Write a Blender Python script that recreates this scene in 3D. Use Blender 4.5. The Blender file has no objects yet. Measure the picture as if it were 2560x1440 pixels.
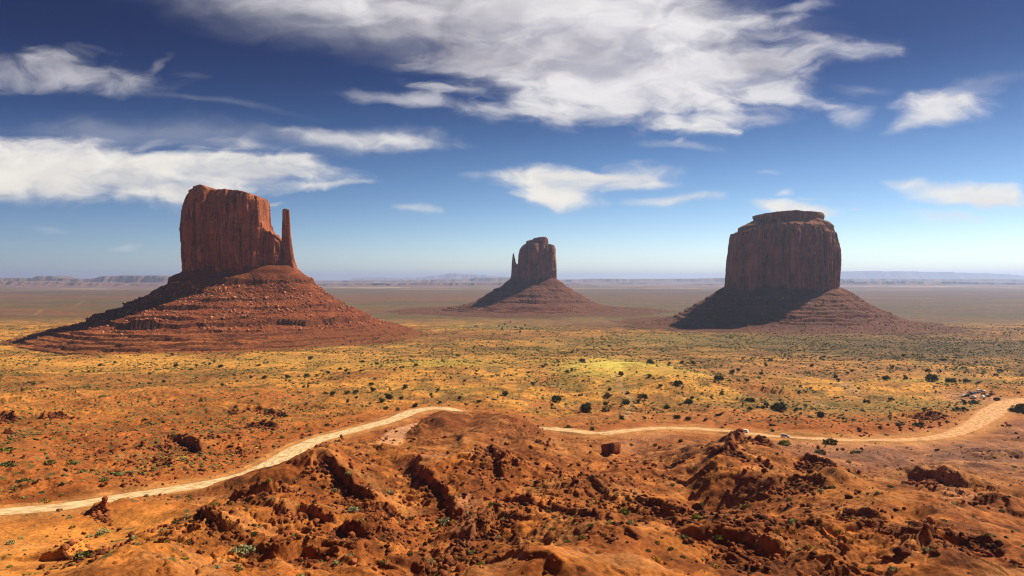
import bpy, bmesh, math, random
import numpy as np

random.seed(7)
RNG = np.random.default_rng(11)
SC = bpy.context.scene
COL = SC.collection
R = math.radians

# ------------------------------------------------------------------ camera
ZC = 121.0                       # eye height above the valley floor
F = 1635.0                       # focal length in photo pixels (photo is 2560 wide)
PITCH = math.atan(23.0 / F)
cam = bpy.data.cameras.new("camera")
cam.sensor_width = 36.0
cam.lens = 36.0 * F / 2560.0
cam.clip_start = 0.5
cam.clip_end = 400000.0
cam_ob = bpy.data.objects.new("camera", cam)
cam_ob.location = (0, 0, ZC)
cam_ob.rotation_euler = (math.pi / 2 - PITCH, 0, 0)
COL.objects.link(cam_ob)
SC.camera = cam_ob

# ------------------------------------------------------------------ sun, exposure
SUN_EL, SUN_AZ = 45.0, 56.0      # azimuth clockwise from the viewing direction (+Y)
sd = bpy.data.lights.new("sun", 'SUN')
sd.energy = 5.0
sd.angle = R(0.5)
sd.color = (1.0, 0.88, 0.66)
sun = bpy.data.objects.new("sun", sd)
sun.rotation_euler = (R(90 - SUN_EL), 0, R(180 - SUN_AZ) + math.pi * 0)
COL.objects.link(sun)
from mathutils import Vector
_sdir = Vector((math.sin(R(SUN_AZ)) * math.cos(R(SUN_EL)), math.cos(R(SUN_AZ)) * math.cos(R(SUN_EL)), math.sin(R(SUN_EL))))
sun.rotation_euler = (_sdir).to_track_quat('Z', 'Y').to_euler()

SC.view_settings.view_transform = 'Standard'
SC.view_settings.look = 'None'
SC.view_settings.exposure = 0.70
SC.view_settings.gamma = 1.0
SC.render.engine = 'CYCLES'
SC.cycles.max_bounces = 4
SC.cycles.use_adaptive_sampling = False
SC.cycles.volume_bounces = 1
SC.cycles.use_denoising = True
SC.cycles.denoising_input_passes = 'RGB_ALBEDO_NORMAL'
SC.cycles.filter_width = 1.15


# ------------------------------------------------------------------ node helper
class NT:
    def __init__(self, tree):
        self.t = tree
        tree.nodes.clear()

    def n(self, typ, inputs=None, **props):
        nd = self.t.nodes.new(typ)
        for k, v in props.items():
            setattr(nd, k, v)
        for k, v in (inputs or {}).items():
            s = nd.inputs[k]
            if isinstance(v, bpy.types.NodeSocket):
                self.t.links.new(v, s)
            else:
                s.default_value = v
        return nd

    def math(self, op, a, b=0.0, c=0.0, clamp=False):
        nd = self.n('ShaderNodeMath', {0: a, 1: b, 2: c}, operation=op)
        nd.use_clamp = clamp
        return nd.outputs[0]

    def vmath(self, op, a, b=(0, 0, 0)):
        return self.n('ShaderNodeVectorMath', {0: a, 1: b}, operation=op).outputs[0]

    def noise(self, vec, scale, detail=4.0, rough=0.55, dist=0.0, dim='3D'):
        nd = self.n('ShaderNodeTexNoise', {'Vector': vec, 'Scale': scale, 'Detail': detail, 'Roughness': rough, 'Distortion': dist}, noise_dimensions=dim)
        return nd.outputs[0]

    def smooth(self, x, a, b, lo=0.0, hi=1.0):
        nd = self.n('ShaderNodeMapRange', {0: x, 1: a, 2: b, 3: lo, 4: hi}, interpolation_type='SMOOTHSTEP')
        return nd.outputs[0]

    def lin(self, x, a, b, lo=0.0, hi=1.0):
        return self.n('ShaderNodeMapRange', {0: x, 1: a, 2: b, 3: lo, 4: hi}).outputs[0]

    def mix(self, fac, a, b, blend='MIX'):
        nd = self.n('ShaderNodeMix', data_type='RGBA', blend_type=blend)
        for k, v in ((0, fac), (6, a), (7, b)):
            s = nd.inputs[k]
            if isinstance(v, bpy.types.NodeSocket):
                self.t.links.new(v, s)
            else:
                s.default_value = v if k == 0 else (tuple(v) + (1.0,))[:4]
        return nd.outputs[2]


def material(name):
    m = bpy.data.materials.new(name)
    m.use_nodes = True
    nt = NT(m.node_tree)
    out = nt.n('ShaderNodeOutputMaterial')
    b = nt.n('ShaderNodeBsdfPrincipled', {'Roughness': 0.95})
    b.inputs['Specular IOR Level'].default_value = 0.12
    nt.t.links.new(b.outputs[0], out.inputs[0])
    return m, nt, b


def link(nt, a, b):
    nt.t.links.new(a, b)


# ------------------------------------------------------------------ sky with clouds
world = bpy.data.worlds.new("World")
SC.world = world
world.use_nodes = True
W = NT(world.node_tree)
wo = W.n('ShaderNodeOutputWorld')
bg = W.n('ShaderNodeBackground', {'Strength': 0.085})
link(W, bg.outputs[0], wo.inputs[0])
tc = W.n('ShaderNodeTexCoord').outputs['Generated']
sep = W.n('ShaderNodeSeparateXYZ', {0: tc})
dx, dy, dz = sep.outputs
zc = W.math('MAXIMUM', dz, 0.012)
svec = W.n('ShaderNodeCombineXYZ', {0: dx, 1: dy, 2: zc}).outputs[0]
sky = W.n('ShaderNodeTexSky', {'Vector': svec}, sky_type='NISHITA', sun_disc=False, sun_elevation=R(SUN_EL), sun_rotation=R(SUN_AZ),
          altitude=1700.0, air_density=1.0, dust_density=0.6, ozone_density=2.0)
hs = W.n('ShaderNodeHueSaturation', {'Hue': 0.502, 'Saturation': 1.25, 'Value': 1.0, 'Color': sky.outputs[0]})
skyc = W.mix(1.0, hs.outputs[0], (0.80, 0.83, 0.86), 'MULTIPLY')
# deeper blue high up, as through a polarising filter
hi = W.smooth(dz, 0.02, 0.33)
skyc = W.mix(hi, skyc, W.mix(1.0, skyc, (0.10, 0.16, 0.28), 'MULTIPLY'))
glow = W.smooth(dz, 0.13, 0.0)
skyc = W.mix(glow, skyc, W.mix(1.0, skyc, (1.22, 1.17, 1.12), 'MULTIPLY'))
away = W.smooth(W.math('SUBTRACT', W.math('MULTIPLY', dy, 0.588), W.math('MULTIPLY', dx, -0.809)), 0.85, -0.25)
skyc = W.mix(away, skyc, W.mix(1.0, skyc, (0.42, 0.50, 0.66), 'MULTIPLY'))

ysafe = W.math('MAXIMUM', dy, 0.05)
cu = W.math('DIVIDE', dx, ysafe)
cv = W.math('DIVIDE', dz, ysafe)
uv0 = W.n('ShaderNodeCombineXYZ', {0: cu, 1: cv, 2: 0.0}).outputs[0]
# domain warps: broad, then fine
w1 = W.n('ShaderNodeTexNoise', {'Vector': W.vmath('MULTIPLY', uv0, (4.0, 9.0, 1.0)), 'Scale': 1.0, 'Detail': 3.0, 'Roughness': 0.5}).outputs['Color']
w1 = W.vmath('MULTIPLY', W.vmath('SUBTRACT', w1, (0.5, 0.5, 0.5)), (0.13, 0.050, 0.0))
w2 = W.n('ShaderNodeTexNoise', {'Vector': W.vmath('MULTIPLY', uv0, (18.0, 36.0, 1.0)), 'Scale': 1.0, 'Detail': 5.0, 'Roughness': 0.6}).outputs['Color']
w2 = W.vmath('MULTIPLY', W.vmath('SUBTRACT', w2, (0.5, 0.5, 0.5)), (0.035, 0.018, 0.0))
uvw = W.vmath('ADD', W.vmath('ADD', uv0, w1), w2)
# wispy streaks: noise stretched along the wind, bent by the warp
rot = W.n('ShaderNodeMapping', {'Vector': uvw, 'Rotation': (0, 0, R(9)), 'Scale': (5.5, 24.0, 1.0)}).outputs[0]
wisp = W.noise(rot, 1.0, 7.0, 0.53, 0.4)
rot2 = W.n('ShaderNodeMapping', {'Vector': uvw, 'Rotation': (0, 0, R(-14)), 'Scale': (13.0, 28.0, 1.0)}).outputs[0]
curl = W.noise(rot2, 1.0, 7.0, 0.54, 0.7)
nz = W.math('ADD', W.math('MULTIPLY', W.math('SUBTRACT', wisp, 0.5), 1.9), W.math('MULTIPLY', W.math('SUBTRACT', curl, 0.5), 1.5))

# the cloud group: one soft ellipse with a ragged edge
bgp = bpy.data.node_groups.new("cloud_patch", 'ShaderNodeTree')
for nm, ty in (('UV', 'NodeSocketVector'), ('Noise', 'NodeSocketFloat'), ('Centre', 'NodeSocketVector'), ('Radius', 'NodeSocketVector'), ('Turn', 'NodeSocketFloat'),
               ('Opacity', 'NodeSocketFloat'), ('Soft', 'NodeSocketFloat'), ('Rag', 'NodeSocketFloat'), ('Prev', 'NodeSocketFloat')):
    bgp.interface.new_socket(nm, in_out='INPUT', socket_type=ty)
bgp.interface.new_socket('Alpha', in_out='OUTPUT', socket_type='NodeSocketFloat')
G = NT(bgp)
gi = G.n('NodeGroupInput').outputs
go = G.n('NodeGroupOutput')
p = G.vmath('SUBTRACT', gi['UV'], gi['Centre'])
p = G.n('ShaderNodeVectorRotate', {'Vector': p, 'Angle': gi['Turn']}, rotation_type='Z_AXIS').outputs[0]
p = G.vmath('DIVIDE', p, gi['Radius'])
q = G.n('ShaderNodeVectorMath', {0: p}, operation='LENGTH').outputs['Value']
g = G.math('SUBTRACT', 1.0, q)
g = G.math('ADD', g, G.math('MULTIPLY', gi['Noise'], gi['Rag']))
a = G.n('ShaderNodeMapRange', {0: g, 1: -0.12, 2: G.math('MULTIPLY', gi['Soft'], 1.15), 3: 0.0, 4: gi['Opacity']}, interpolation_type='SMOOTHSTEP').outputs[0]
# union of coverages
one = G.math('MULTIPLY', G.math('SUBTRACT', 1.0, a), G.math('SUBTRACT', 1.0, gi['Prev']))
link(G, G.math('SUBTRACT', 1.0, one), go.inputs[0])

CLOUDS = [
    # px, py, rx, ry, turn(deg, image clockwise), opacity, soft, ragged
    (1330, 20, 640, 130, 6, 0.90, 0.45, 0.25), (1080, -20, 1000, 190, 8, 0.90, 0.75, 0.10), (1480, 190, 420, 140, 6, 0.95, 0.50, 0.50),
    (1800, 165, 330, 130, 4, 0.85, 0.60, 0.75), (1560, 60, 260, 130, -20, 0.85, 0.6, 0.35), (1230, 185, 250, 48, 17, 0.75, 0.9, 0.9), (1030, 255, 160, 24, 9, 0.62, 1.0, 0.8),
    (1150, 232, 150, 22, 14, 0.55, 1.0, 0.9), (1400, 285, 280, 34, 0, 0.65, 0.9, 0.9), (2110, 285, 75, 36, 14, 0.55, 1.0, 0.8), (2125, 226, 80, 24, 5, 0.40, 1.0, 0.6),
    (1890, 285, 210, 34, -4, 0.75, 0.9, 0.9), (2010, 18, 90, 16, -8, 0.5, 1.0, 0.8), (1960, 58, 90, 18, -20, 0.5, 1.0, 0.9), (2090, 140, 130, 40, -8, 0.4, 1.0, 1.0),
    (170, 185, 300, 46, 1, 0.70, 1.1, 1.1), (150, 150, 120, 40, -4, 0.55, 1.2, 1.2), (385, 152, 60, 16, -35, 0.55, 1.0, 0.6),
    (430, 335, 620, 60, 3, 0.22, 1.0, 0.35), (520, 250, 300, 12, 8, 0.12, 1.0, 0.3), (900, 345, 270, 36, 4, 0.80, 0.9, 0.45), (1020, 355, 150, 20, 8, 0.75, 0.9, 0.6), (620, 362, 110, 20, 8, 0.55, 1.0, 0.8),
    (-60, 410, 420, 88, 6, 0.97, 0.45, 0.40), (250, 428, 380, 80, 7, 0.97, 0.45, 0.50), (560, 430, 300, 56, 3, 0.95, 0.5, 0.65), (420, 480, 250, 30, 8, 0.90, 0.6, 0.7),
    (770, 474, 150, 15, -5, 0.75, 1.0, 0.6), (690, 410, 120, 22, 2, 0.8, 0.8, 0.7), (20, 488, 60, 14, 6, 0.45, 1.0, 0.6), (120, 494, 24, 8, 6, 0.35, 1.0, 0.6), (390, 370, 80, 22, -10, 0.6, 1.0, 0.9), (240, 362, 60, 16, -10, 0.5, 1.0, 0.9),
    (690, 511, 40, 6, -5, 0.45, 1.0, 0.5), (1045, 530, 60, 15, 6, 0.5, 1.0, 0.8), (330, 612, 50, 9, 4, 0.3, 1.0, 0.8), (95, 560, 60, 8, 4, 0.15, 1.0, 0.8),
    (1400, 450, 210, 38, 2, 0.95, 0.55, 0.55), (1560, 448, 150, 42, 0, 0.85, 0.65, 0.7), (1400, 488, 120, 52, 4, 0.95, 0.6, 0.5), (1398, 512, 34, 26, 0, 0.9, 0.7, 0.4), (1680, 505, 110, 19, -2, 0.85, 0.8, 0.6), (1330, 498, 70, 12, 8, 0.7, 1.0, 0.5),
    (1700, 365, 130, 17, 6, 0.40, 1.0, 0.6), (1690, 352, 26, 8, -20, 0.45, 1.0, 0.5), (1910, 430, 50, 8, 0, 0.2, 1.0, 0.6), (1310, 418, 22, 6, -5, 0.4, 1.0, 0.5),
    (2350, 272, 150, 50, 3, 0.95, 0.7, 0.55), (2265, 312, 60, 26, -20, 0.6, 1.0, 0.5), (2420, 230, 130, 44, -20, 0.30, 1.0, 0.5),
    (2430, 496, 200, 34, 4, 0.95, 0.6, 0.55), (2290, 466, 70, 17, 0, 0.75, 0.9, 0.6), (2390, 540, 130, 15, 4, 0.75, 1.0, 0.6),
    (1990, 522, 140, 24, 3, 0.92, 0.7, 0.55), (1958, 478, 28, 12, -20, 0.55, 1.0, 0.5), (2020, 494, 60, 7, 0, 0.35, 1.0, 0.5), (2150, 520, 40, 7, 0, 0.3, 1.0, 0.5),
    (1120, 690, 120, 6, 0, 0.5, 1.0, 0.6), (960, 694, 80, 5, 0, 0.4, 1.0, 0.6), (1150, 680, 60, 6, 0, 0.3, 1.0, 0.6),
]
prev = 0.0
for (px, py, rx, ry, turn, op, soft, rag) in CLOUDS:
    nd = W.t.nodes.new('ShaderNodeGroup')
    nd.node_tree = bgp
    link(W, uvw, nd.inputs['UV'])
    link(W, nz, nd.inputs['Noise'])
    nd.inputs['Centre'].default_value = ((px - 1280) / F, (697 - py) / F, 0)
    nd.inputs['Radius'].default_value = (rx / F, ry / F, 1)
    nd.inputs['Turn'].default_value = R(turn)
    nd.inputs['Opacity'].default_value = op
    nd.inputs['Soft'].default_value = soft
    nd.inputs['Rag'].default_value = rag
    if prev == 0.0:
        nd.inputs['Prev'].default_value = 0.0
    else:
        link(W, prev, nd.inputs['Prev'])
    prev = nd.outputs[0]
cover = W.math('MULTIPLY', prev, W.math('GREATER_THAN', dy, 0.06))
# thin places let the blue through, thick places go grey
thin = W.smooth(W.math('ADD', W.math('MULTIPLY', wisp, 0.6), W.math('MULTIPLY', curl, 0.4)), 0.34, 0.58, 0.68, 1.0)
cover = W.math('MULTIPLY', cover, thin)
shade_n = W.noise(W.n('ShaderNodeMapping', {'Vector': uvw, 'Rotation': (0, 0, R(20)), 'Scale': (3.2, 8.0, 1.0)}).outputs[0], 1.0, 4.0, 0.5)
grey = W.math('MULTIPLY', W.smooth(shade_n, 0.42, 0.66), W.smooth(cv, 0.27, 0.34, 0.12, 1.0))
low = W.smooth(cv, 0.30, 0.14)
ccol = W.mix(low, (6.1, 5.9, 5.95), (6.7, 6.4, 5.85))
ccol = W.mix(grey, ccol, (3.3, 3.15, 3.45))
fin = W.mix(W.smooth(curl, 0.35, 0.7), (0.92, 0.92, 0.94), (1.04, 1.04, 1.03))
ccol = W.mix(1.0, ccol, fin, 'MULTIPLY')
link(W, W.mix(cover, skyc, ccol), bg.inputs['Color'])


# ------------------------------------------------------------------ numpy noise
def _h(ix, iy, iz, seed):
    h = (ix.astype(np.uint32) * np.uint32(374761393)) ^ (iy.astype(np.uint32) * np.uint32(668265263)) ^ (iz.astype(np.uint32) * np.uint32(2147483647 - 58)) ^ np.uint32((seed * 2654435761) & 0xffffffff)
    h = (h ^ (h >> np.uint32(13))) * np.uint32(1274126177)
    h = (h ^ (h >> np.uint32(15))) * np.uint32(2246822519)
    return h ^ (h >> np.uint32(16))


def noise2(x, y, seed=0):
    """gradient noise, about -1..1"""
    x0 = np.floor(x); y0 = np.floor(y)
    fx = x - x0; fy = y - y0
    ix = x0.astype(np.int64); iy = y0.astype(np.int64)
    z = np.zeros_like(ix)
    ux = fx * fx * fx * (fx * (fx * 6 - 15) + 10)
    uy = fy * fy * fy * (fy * (fy * 6 - 15) + 10)

    def gr(a, b):
        ang = _h(ix + a, iy + b, z, seed).astype(np.float32) * np.float32(6.2831853 / 4294967296.0)
        return np.cos(ang) * (fx - a) + np.sin(ang) * (fy - b)
    n0 = gr(0, 0) * (1 - ux) + gr(1, 0) * ux
    n1 = gr(0, 1) * (1 - ux) + gr(1, 1) * ux
    return 1.5 * (n0 * (1 - uy) + n1 * uy)


def noise3(x, y, z, seed=0):
    """value noise, -1..1"""
    x0 = np.floor(x); y0 = np.floor(y); z0 = np.floor(z)
    fx = x - x0; fy = y - y0; fz = z - z0
    ix = x0.astype(np.int64); iy = y0.astype(np.int64); iz = z0.astype(np.int64)
    fx = fx * fx * (3 - 2 * fx); fy = fy * fy * (3 - 2 * fy); fz = fz * fz * (3 - 2 * fz)

    def v(a, b, c):
        return _h(ix + a, iy + b, iz + c, seed).astype(np.float64) * (2.0 / 4294967296.0) - 1.0
    r = 0
    for c, wz in ((0, 1 - fz), (1, fz)):
        r = r + wz * ((v(0, 0, c) * (1 - fx) + v(1, 0, c) * fx) * (1 - fy) + (v(0, 1, c) * (1 - fx) + v(1, 1, c) * fx) * fy)
    return r


def fbm2(x, y, oct=4, seed=0, gain=0.5, lac=2.03):
    r = 0; a = 1.0
    for i in range(oct):
        r = r + a * noise2(x, y, seed + i * 17)
        x = x * lac + 13.7; y = y * lac - 7.3; a *= gain
    return r


def ridged2(x, y, oct=4, seed=0, gain=0.5, lac=2.1):
    r = 0; a = 1.0
    for i in range(oct):
        n = 1 - np.abs(noise2(x, y, seed + i * 29)) * 1.6
        r = r + a * n
        x = x * lac + 3.1; y = y * lac + 9.2; a *= gain
    return r


def fbm3(x, y, z, oct=3, seed=0, gain=0.5):
    r = 0; a = 1.0
    for i in range(oct):
        r = r + a * noise3(x, y, z, seed + i * 13)
        x = x * 2.03 + 5.1; y = y * 2.03 + 1.7; z = z * 2.03 + 9.9; a *= gain
    return r


def sstep(x, a, b):
    t = np.clip((x - a) / (b - a), 0, 1)
    return t * t * (3 - 2 * t)


# ------------------------------------------------------------------ photo pixel -> place on the land
_D = np.array([0, 8, 20, 40, 60, 90, 130, 190, 250, 350, 420, 520, 850, 1180, 1850, 3100, 6000, 15000, 400000.0])
_P = np.array([3, 6, 16, 33, 44, 53, 59, 70, 77, 86, 91, 96, 105.6, 110, 116.6, 119.5, 121, 121, 121.0])
_lD = np.log(_D + 30)
_ds = np.exp(np.linspace(math.log(30), math.log(400030), 4000)) - 30
_ps = np.interp(np.log(_ds + 30), _lD, _P)
for _ in range(40):
    _ps[1:-1] = 0.25 * _ps[:-2] + 0.5 * _ps[1:-1] + 0.25 * _ps[2:]


def drop(D):
    return np.interp(D, _ds, _ps)


_tD = np.exp(np.linspace(math.log(95), math.log(60000), 6000))


def at(px, py, h=0.0):
    """where the sight line through a photo pixel meets the smooth land raised by h -> (x, y)"""
    u = (px - 1280) / F
    v = -(py - 720) / F
    fy = math.cos(PITCH) + v * math.sin(PITCH)
    fz = -math.sin(PITCH) + v * math.cos(PITCH)
    slope = -fz / fy
    ratio = (drop(_tD) - h) / _tD
    k = int(np.argmax(ratio < slope))
    D = float(_tD[k])
    return (u / fy * D, D)


def pts(lst, h=0.0):
    return np.array([at(a, b, h) for a, b in lst])


def polydist(X, Y, P):
    """distance to a polyline, side sign (+ = left of its direction) and fraction along"""
    best = np.full(X.shape, 1e18); side = np.zeros(X.shape); tt = np.zeros(X.shape)
    L = np.concatenate([[0], np.cumsum(np.hypot(*(P[1:] - P[:-1]).T))])
    for i in range(len(P) - 1):
        ax, ay = P[i]; bx, by = P[i + 1]
        ex, ey = bx - ax, by - ay
        l2 = ex * ex + ey * ey + 1e-9
        t = np.clip(((X - ax) * ex + (Y - ay) * ey) / l2, 0, 1)
        d = (X - ax - t * ex) ** 2 + (Y - ay - t * ey) ** 2
        m = d < best
        best = np.where(m, d, best)
        side = np.where(m, np.sign(ex * (Y - ay) - ey * (X - ax)), side)
        tt = np.where(m, (L[i] + t * (L[i + 1] - L[i])) / L[-1], tt)
    return np.sqrt(best), side, tt


def spline(P, n=12):
    P = np.asarray(P, float)
    Q = np.vstack([2 * P[0] - P[1], P, 2 * P[-1] - P[-2]])
    out = []
    for i in range(1, len(Q) - 2):
        for t in np.linspace(0, 1, n, endpoint=False):
            a, b, c, d = Q[i - 1], Q[i], Q[i + 1], Q[i + 2]
            out.append(0.5 * ((2 * b) + (-a + c) * t + (2 * a - 5 * b + 4 * c - d) * t * t + (-a + 3 * b - 3 * c + d) * t ** 3))
    out.append(Q[-2])
    return np.array(out)


ROAD_PX = [(-500, 1310), (-120, 1299), (0, 1285), (150, 1272), (310, 1247), (450, 1225), (560, 1206), (640, 1184), (700, 1153), (745, 1125), (800, 1101), (880, 1079), (980, 1052),
           (1030, 1032), (1080, 1023), (1140, 1026), (1240, 1045), (1345, 1069), (1420, 1079), (1500, 1086), (1580, 1079), (1660, 1073), (1760, 1076), (1863, 1086), (1960, 1096),
           (2080, 1102), (2200, 1104), (2300, 1101), (2370, 1091), (2420, 1073), (2460, 1049), (2500, 1020), (2545, 1004), (2700, 990)]
ROAD = spline(pts(ROAD_PX), 4)
ROAD_HALF = 8.0
SPUR = spline(pts([(1128, 1030), (1090, 1050), (1040, 1066), (1000, 1078), (985, 1095), (975, 1112)]), 4)

RIDGES = [  # crest in photo pixels, height, half width, sharpness
    ([(800, 1182), (870, 1137), (930, 1108), (1000, 1130), (1065, 1152)], 6.5, 18, 1.2),
    ([(1120, 1036), (1195, 1033), (1275, 1046)], 10.3, 19, 2.2),
    ([(1190, 1090), (1250, 1082), (1310, 1090)], 5.5, 19, 2.0),
    ([(1290, 1140), (1180, 1175), (1060, 1190)], 5, 16, 2.2),
    ([(1800, 1150), (1842, 1106), (1895, 1118)], 10, 17, 1.3),
    ([(1930, 1165), (2010, 1165), (2090, 1205)], 6, 11, 1.2),
    ([(2330, 1150), (2380, 1170), (2450, 1215)], 7, 13, 1.4),
    ([(1780, 1310), (1880, 1300)], 6, 20, 2.0), ([(1450, 1290), (1520, 1330), (1420, 1400)], 5, 14, 2.0),
    ([(300, 1246), (340, 1258)], 3.0, 9, 1.5), ([(620, 1204), (655, 1196), (690, 1206)], 4, 11, 1.6), ([(790, 1110), (800, 1122)], 4, 11, 1.5),
    ([(600, 1255), (500, 1310), (380, 1360), (240, 1420)], 5, 13, 1.3),
    ([(830, 1165), (815, 1180)], 5, 6, 1.2), ([(290, 1200), (370, 1205)], 4, 16, 1.6),
    ([(900, 1200), (760, 1225), (680, 1260)], 4, 12, 1.2), ([(1330, 1190), (1500, 1210)], 5, 15, 1.6), ([(2130, 1330), (2260, 1340), (2380, 1380)], 5, 12, 1.3),
    ([(2200, 1250), (2320, 1262), (2390, 1290)], 5, 12, 1.4), ([(2060, 1410), (2180, 1440)], 4, 9, 1.4), ([(1650, 1130), (1700, 1160)], 3, 13, 1.5),
    ([(540, 1010), (680, 985)], 6, 25, 1.5), ([(1470, 930), (1530, 905), (1600, 915), (1690, 950)], 9, 50, 2.0), ([(1000, 925), (1080, 905), (1180, 920)], 6, 60, 2.0),
    ([(1760, 1038), (1850, 1030), (1940, 1040)], 3.5, 24, 1.6), ([(2250, 955), (2400, 955)], 5, 45, 2.0), ([(60, 985), (200, 990)], 4, 25, 1.5), ([(2020, 1060), (2200, 1060)], 4, 28, 1.8),
    # washes
    ([(1600, 1110), (1680, 1180), (1760, 1245), (1900, 1290)], -6, 12, 1.6), ([(2285, 1130), (2330, 1200), (2420, 1265)], -3, 8, 1.5), ([(1420, 960), (1380, 1010), (1400, 1060)], -4, 22, 1.6),
    ([(980, 1180), (1020, 1230), (1080, 1330), (1060, 1430)], -4, 9, 1.6), ([(430, 1130), (520, 1125)], -4, 14, 1.8), ([(60, 1440), (200, 1330)], -2, 20, 2.0), ([(1880, 985), (2100, 1010)], -3, 20, 1.5),
]
SCARPS = [  # ledge line in photo pixels, left to right; the far side stands higher by h
    ([(760, 1245), (820, 1232), (870, 1250), (945, 1280)], 4.5, 16), ([(560, 1290), (640, 1290), (735, 1277)], 3.5, 14), ([(700, 1315), (760, 1303), (835, 1330)], 3.5, 12),
    ([(830, 1335), (900, 1338), (965, 1322)], 4.0, 12), ([(680, 1392), (760, 1378), (840, 1395)], 3.5, 10), ([(475, 1328), (530, 1352), (612, 1352)], 3.5, 11),
    ([(1030, 1185), (1060, 1225), (1115, 1248), (1140, 1295)], 3.6, 12), ([(1175, 1190), (1230, 1185), (1262, 1232)], 3.0, 9), ([(1180, 1335), (1255, 1298)], 4.0, 9), ([(1050, 1380), (1090, 1345)], 3.5, 8),
    ([(340, 1122), (400, 1109), (445, 1102), (505, 1128)], 6.0, 16), ([(560, 1042), (650, 1030), (725, 1046)], 4.0, 18), ([(570, 1070), (640, 1062), (700, 1068)], 3.5, 12),
    ([(-40, 1012), (70, 1008)], 5.0, 16), ([(-60, 1055), (45, 1048)], 8.0, 12), ([(105, 1050), (175, 1042)], 4.5, 12), ([(1820, 978), (1880, 974), (1990, 982)], 4.5, 26), ([(1785, 1046), (1860, 1042)], 2.0, 8),
    ([(1820, 1165), (1880, 1150), (1915, 1165)], 5.5, 10), ([(1790, 1195), (1830, 1190)], 3.0, 6), ([(-100, 952), (250, 944), (560, 938)], 2.5, 40), ([(200, 1015), (330, 998), (420, 1002)], 3.0, 20),
    ([(1900, 1250), (1990, 1235), (2060, 1260)], 3.0, 11), ([(2040, 1320), (2120, 1305), (2230, 1330)], 3.0, 11), ([(2140, 1370), (2270, 1360), (2350, 1375)], 3.0, 10), ([(2250, 1420), (2400, 1400), (2520, 1420)], 3.0, 10),
    ([(1700, 1395), (1850, 1400), (1960, 1425)], 3.0, 9), ([(1580, 1270), (1660, 1290), (1740, 1330)], 2.5, 9), ([(2270, 1200), (2340, 1205), (2400, 1230)], 4.0, 9), ([(2000, 1200), (2090, 1215)], 3.0, 9),
    ([(150, 1385), (220, 1360)], 3.5, 10), ([(230, 1290), (270, 1285)], 3.0, 10), ([(0, 1230), (120, 1215), (260, 1190)], 2.0, 16), ([(2280, 1045), (2350, 1040)], 3.5, 10), ([(880, 1300), (1000, 1288)], 3.0, 9),
]
_rl = random.Random(90)
for _ in range(34):                       # thin continuous ledges across the bare ground
    x0, y0 = _rl.uniform(250, 2450), 1150 + 290 * _rl.random() ** 0.9
    if x0 < 760 and y0 < 1270: x0 += 700
    ln, tl = _rl.uniform(110, 300), _rl.uniform(-0.15, 0.42) * (1 if x0 > 1150 else -0.6)
    SCARPS.append(([(x0 + ln * t, y0 + ln * tl * t + _rl.uniform(-14, 14)) for t in (0, .25, .5, .75, 1)], _rl.uniform(1.0, 2.1), _rl.uniform(5, 10)))
_RG = [(spline(pts(p_, max(h, 0) * 0.9), 5), h, w, s) for p_, h, w, s in RIDGES]
_SG = [(spline(pts(p_), 5), h, L) for p_, h, L in SCARPS]


def near_side(X, Y):
    d, s, t = polydist(X, Y, ROAD[::3])
    return d, -s * d           # positive on the viewer's side of the road


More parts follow.
